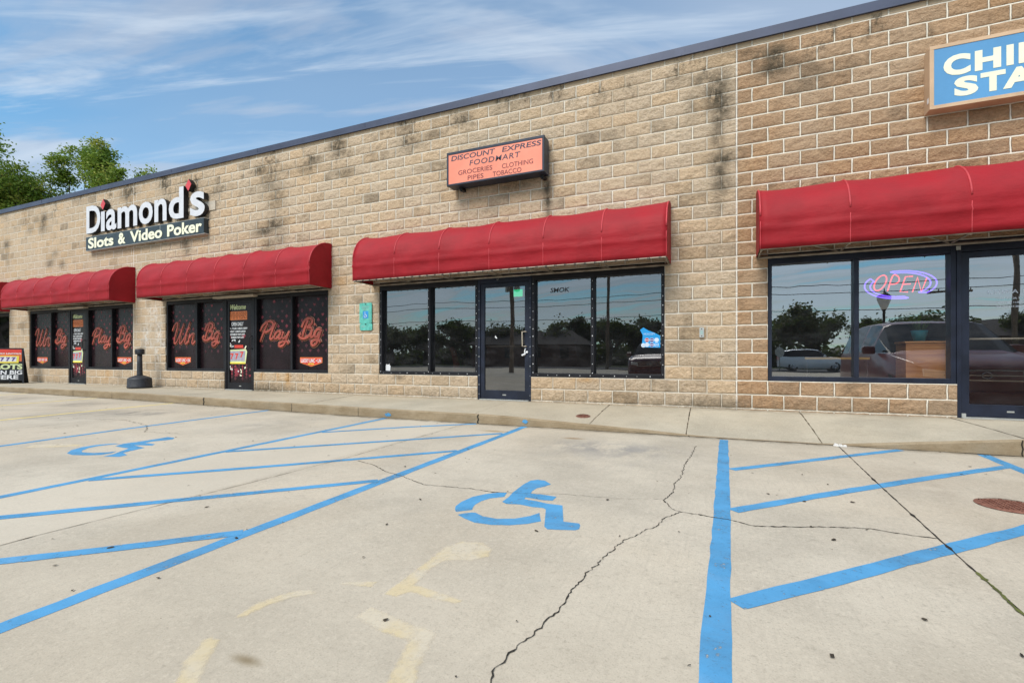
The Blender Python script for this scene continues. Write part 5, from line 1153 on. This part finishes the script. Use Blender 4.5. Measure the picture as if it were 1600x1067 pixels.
for dzv, dyv in ((5.9, 0), (5.35, .3), (4.2, -.2)):
    g = MB(); g.tube([(x, -31 + dyv, dzv - .25 + .25 * ((x % 25) / 12.5 - 1) ** 2) for x in range(-75, 76, 3)], .022, 5); g.build('wire', 'black_metal', t)
lx, ly = 6.05, -15.2
t = thing('street_lamp', 'lantern-topped lamp post mirrored under the neon sign', 'street lamp', (lx, ly, gz(lx)))
g = MB(); g.lathe([(.12, gz(lx)), (.12, .1), (.06, .25), (.045, 2.6), (.07, 2.65)], lx, ly, 14); g.build('post', 'black_metal', t)
g = MB(); g.lathe([(.07, 2.66), (.12, 2.75), (.24, 3.05), (.25, 3.15)], lx, ly, 16); g.build('globe', 'lamp_lens', t)
g = MB(); g.lathe([(.26, 3.152), (.24, 3.2), (.12, 3.3), (.03, 3.36), (.015, 3.5)], lx, ly, 16); g.build('cap', 'black_metal', t)
def house(x0, x1, y0, y1, h, label):
    t = thing('house', label, 'house', ((x0 + x1) / 2, (y0 + y1) / 2, -.34)); g = MB(); g.box(x0, x1, y0, y1, -.34, h); g.build('wall', 'house_wall', t)
    g = MB(); e = .5; zr = h + 1.7; ym = (y0 + y1) / 2; A = [(x0 - e, y0 - e, h + .004), (x1 + e, y0 - e, h + .004), (x1 + e, y1 + e, h + .004), (x0 - e, y1 + e, h + .004)]; r0, r1 = (x0 + 1.5, ym, zr), (x1 - 1.5, ym, zr)
    g.poly(A[::-1]); g.quad(A[0], A[1], r1, r0); g.poly([A[1], A[2], r1]); g.quad(A[2], A[3], r0, r1); g.poly([A[3], A[0], r0]); g.build('roof', 'shingle', t)
    for x in np.linspace(x0 + 1.5, x1 - 1.5, 4): g = MB(); g.box(x - .5, x + .5, y1, y1 + .03, .7, 1.9); w_ = g.build('window', 'shingle', t); g = MB(); g.box(x - .42, x + .42, y1 + .031, y1 + .04, .78, 1.82); g.build('pane', 'car_glass', w_)
house(-27, -14, -50, -43, 2.2, 'low brown house with a dark hipped roof mirrored in the shop door')
house(21, 38, -56, -48, 2.6, 'wide brown house with a dark roof mirrored in the right shop door')
t = thing('traffic_sign', 'round-backed grey traffic sign on a post mirrored in the right window', 'traffic sign', (4.3, -33, -.34))
g = MB(); g.prism([(4.3 + .38 * math.cos(i * .785 + .39), 1.15 + .38 * math.sin(i * .785 + .39)) for i in range(8)], -32.96, -32.94); g.build('plate', 'grey_metal', t)
g = MB(); g.tube([(4.3, -33, -.34), (4.3, -33, 1.6)], .03, 8); g.build('post', 'grey_metal', t)

# ------------------------------------------------------------------ vehicles (they stand beside and behind the camera; the windows mirror them)
def car(label, name, cat, paint, loc, rot, prof, group=None):
    """prof: stations along the length (y forward negative): y, z_low, z_belt, z_roof, half width low, belt, roof."""
    t = thing(name, label, cat, loc, group); t.rotation_euler.z = rot
    def part(g, nm, m, par=None, bevel=0.):
        o = g.build(nm, m, None, bevel); o.parent = par or t; return o
    S = prof['st']; rows = []
    for (y, zl, zb, zr, wl, wb, wr) in S:
        half = [(wl * .86, zl), (wl, zl + .10), (wl * 1.02, (zl + zb) / 2), (wb, zb), (wb - (wb - wr) * .5, zb + (zr - zb) * .5), (wr, zr - .05), (wr * .8, zr), (0, zr + .012)]
        rows.append([(-a, y, z) for a, z in half[:-1]] + [(half[-1][0], y, half[-1][1])] + [(a, y, z) for a, z in half[:-1][::-1]])
    g = MB(); n = len(rows[0]); k = 0
    for r in rows: g.v += r
    gi = prof['glass']
    for i in range(len(rows) - 1):
        for j in range(n - 1):
            g.f.append((i * n + j, (i + 1) * n + j, (i + 1) * n + j + 1, i * n + j + 1)); side = j in (3, 4, n - 5, n - 6); topj = 5 <= j <= n - 7
            g.mi.append(1 if ((i, 'side') in gi and side) or ((i, 'all') in gi and 3 <= j <= n - 5) else 0); g.sm.append(g.mi[-1] == 0)
    g.f.append(tuple(range(n))); g.mi.append(0); g.sm.append(False); g.f.append(tuple((len(rows) - 1) * n + j for j in reversed(range(n)))); g.mi.append(0); g.sm.append(False)
    b_ = part(g, 'body', [paint, 'car_glass']); bm = bmesh.new(); bm.from_mesh(b_.data); bmesh.ops.recalc_face_normals(bm, faces=bm.faces[:]); bm.to_mesh(b_.data); bm.free()
    W_ = S[2][4]; yF, yR = S[0][0], S[-1][0]
    for sx in (-1, 1):
        for yy in (prof['axle'][0], prof['axle'][1]):
            g = MB(); r = .34; c0 = sx * (W_ - .20); c1 = sx * (W_ + .012)
            k = len(g.v); m = 24
            for cx_, rr in ((c0, r), (c1, r), (c1, r * .66)):
                for q in range(m): a = 2 * math.pi * q / m; g.v.append((cx_, yy + rr * math.cos(a), r + rr * math.sin(a)))
            for s_ in range(2):
                for q in range(m): q2 = (q + 1) % m; g.f.append((k + s_ * m + q, k + s_ * m + q2, k + (s_ + 1) * m + q2, k + (s_ + 1) * m + q)); g.mi.append(0); g.sm.append(False)
            wl = part(g, 'wheel', 'tyre_rubber')
            g = MB()
            for q in range(10): a = q * .6283; p0 = Vector((c1 - sx * .01, yy, r)); p1 = p0 + Vector((0, math.cos(a), math.sin(a))) * r * .64; g.tube([p0, p1], [.035, .022], 6)
            g.lathe([(.0001, 0), (.0001, .001)], 0, 0, 3); part(g, 'rim', 'chrome', wl)
        g = MB(); yy = prof['mirror']; g.box(sx * (W_ + .03), sx * (W_ + .24), yy - .06, yy + .06, S[2][2] + .04, S[2][2] + .20) if sx > 0 else g.box(sx * (W_ + .24), sx * (W_ + .03), yy - .06, yy + .06, S[2][2] + .04, S[2][2] + .20); part(g, 'mirror', paint, bevel=.03)
        g = MB(); hx = sx * W_ * .62; hz = prof['lampz'] - .09; g.prism([(hx - .16, hz - .07), (hx + .16, hz - .04), (hx + .17, hz + .09), (hx - .14, hz + .06)], yF - .008, yF + .10); part(g, 'headlight', 'lamp_lens', bevel=.01)
    g = MB(); hz = prof['lampz']
    for q, dz2 in enumerate((-.10, -.02, .06)): g.box(-W_ * .52, W_ * .52, yF - .012, yF + .02, hz - .08 + dz2 - .012, hz - .08 + dz2 + .012)
    g.tube([(.06 * math.cos(i * .5236), yF - .018, hz - .10 + .05 * math.sin(i * .5236)) for i in range(13)], .008, 6); part(g, 'grille', 'chrome')
    g = MB(); g.box(-W_ * .9, W_ * .9, yF - .03, yF + .10, .24, .46); part(g, 'bumper', paint, bevel=.03)
    for sx in (-1, 1): g = MB(); g.box(sx * W_ * .78 - .1, sx * W_ * .78 + .1, yR - .03, yR + .03, .85, 1.2); part(g, 'tail_light', 'badge_red', bevel=.01)
    return t
VAN = dict(st=[(0, .30, .78, .80, .72, .74, .70), (.18, .22, .90, .93, .90, .88, .80), (1.0, .20, 1.02, 1.06, .97, .95, .86), (1.25, .20, 1.06, 1.12, .985, .96, .86), (2.05, .20, 1.10, 1.66, .99, .97, .76), (2.13, .20, 1.10, 1.68, .99, .97, .76), (2.5, .20, 1.10, 1.73, .99, .97, .76), (2.95, .20, 1.10, 1.74, .99, .97, .76), (3.05, .20, 1.10, 1.745, .99, .97, .76), (3.95, .20, 1.10, 1.745, .99, .97, .75), (4.05, .20, 1.10, 1.74, .99, .97, .75), (4.6, .22, 1.10, 1.72, .98, .96, .73), (5.0, .26, 1.06, 1.55, .93, .92, .70), (5.1, .32, 1.0, 1.1, .88, .88, .7)], glass={(3, 'all'), (5, 'side'), (6, 'side'), (8, 'side'), (10, 'side'), (11, 'side')}, axle=(.95, 3.95), mirror=1.75, lampz=.80)
SUV = dict(st=[(0, .32, .80, .83, .70, .72, .68), (.16, .24, .93, .96, .88, .86, .78), (1.0, .22, 1.02, 1.06, .93, .91, .84), (1.3, .22, 1.06, 1.10, .94, .92, .84), (1.95, .22, 1.08, 1.58, .94, .92, .70), (2.5, .22, 1.08, 1.66, .94, .92, .70), (3.5, .22, 1.10, 1.64, .94, .92, .68), (4.2, .26, 1.12, 1.52, .92, .90, .66), (4.5, .30, 1.02, 1.12, .88, .86, .68)], glass={(3, 'all'), (4, 'side'), (5, 'side'), (6, 'side')}, axle=(.88, 3.55), mirror=1.6, lampz=.82)
car('maroon minivan parked nose-in, mirrored in the right window and door', 'parked_van', 'minivan', 'paint_mauve', (3.92, -2.0, gz(4)), math.pi, VAN)
car('white crossover passing on the road, mirrored in the right window', 'moving_car', 'car', 'paint_white', (8.9, -35.2, -.27), math.pi / 2, SUV)
car('dark red crossover parked behind, mirrored in the vacant shop window', 'parked_car', 'car', 'paint_maroon', (-2.55, -12.2, gz(-2.5)), math.pi, SUV)
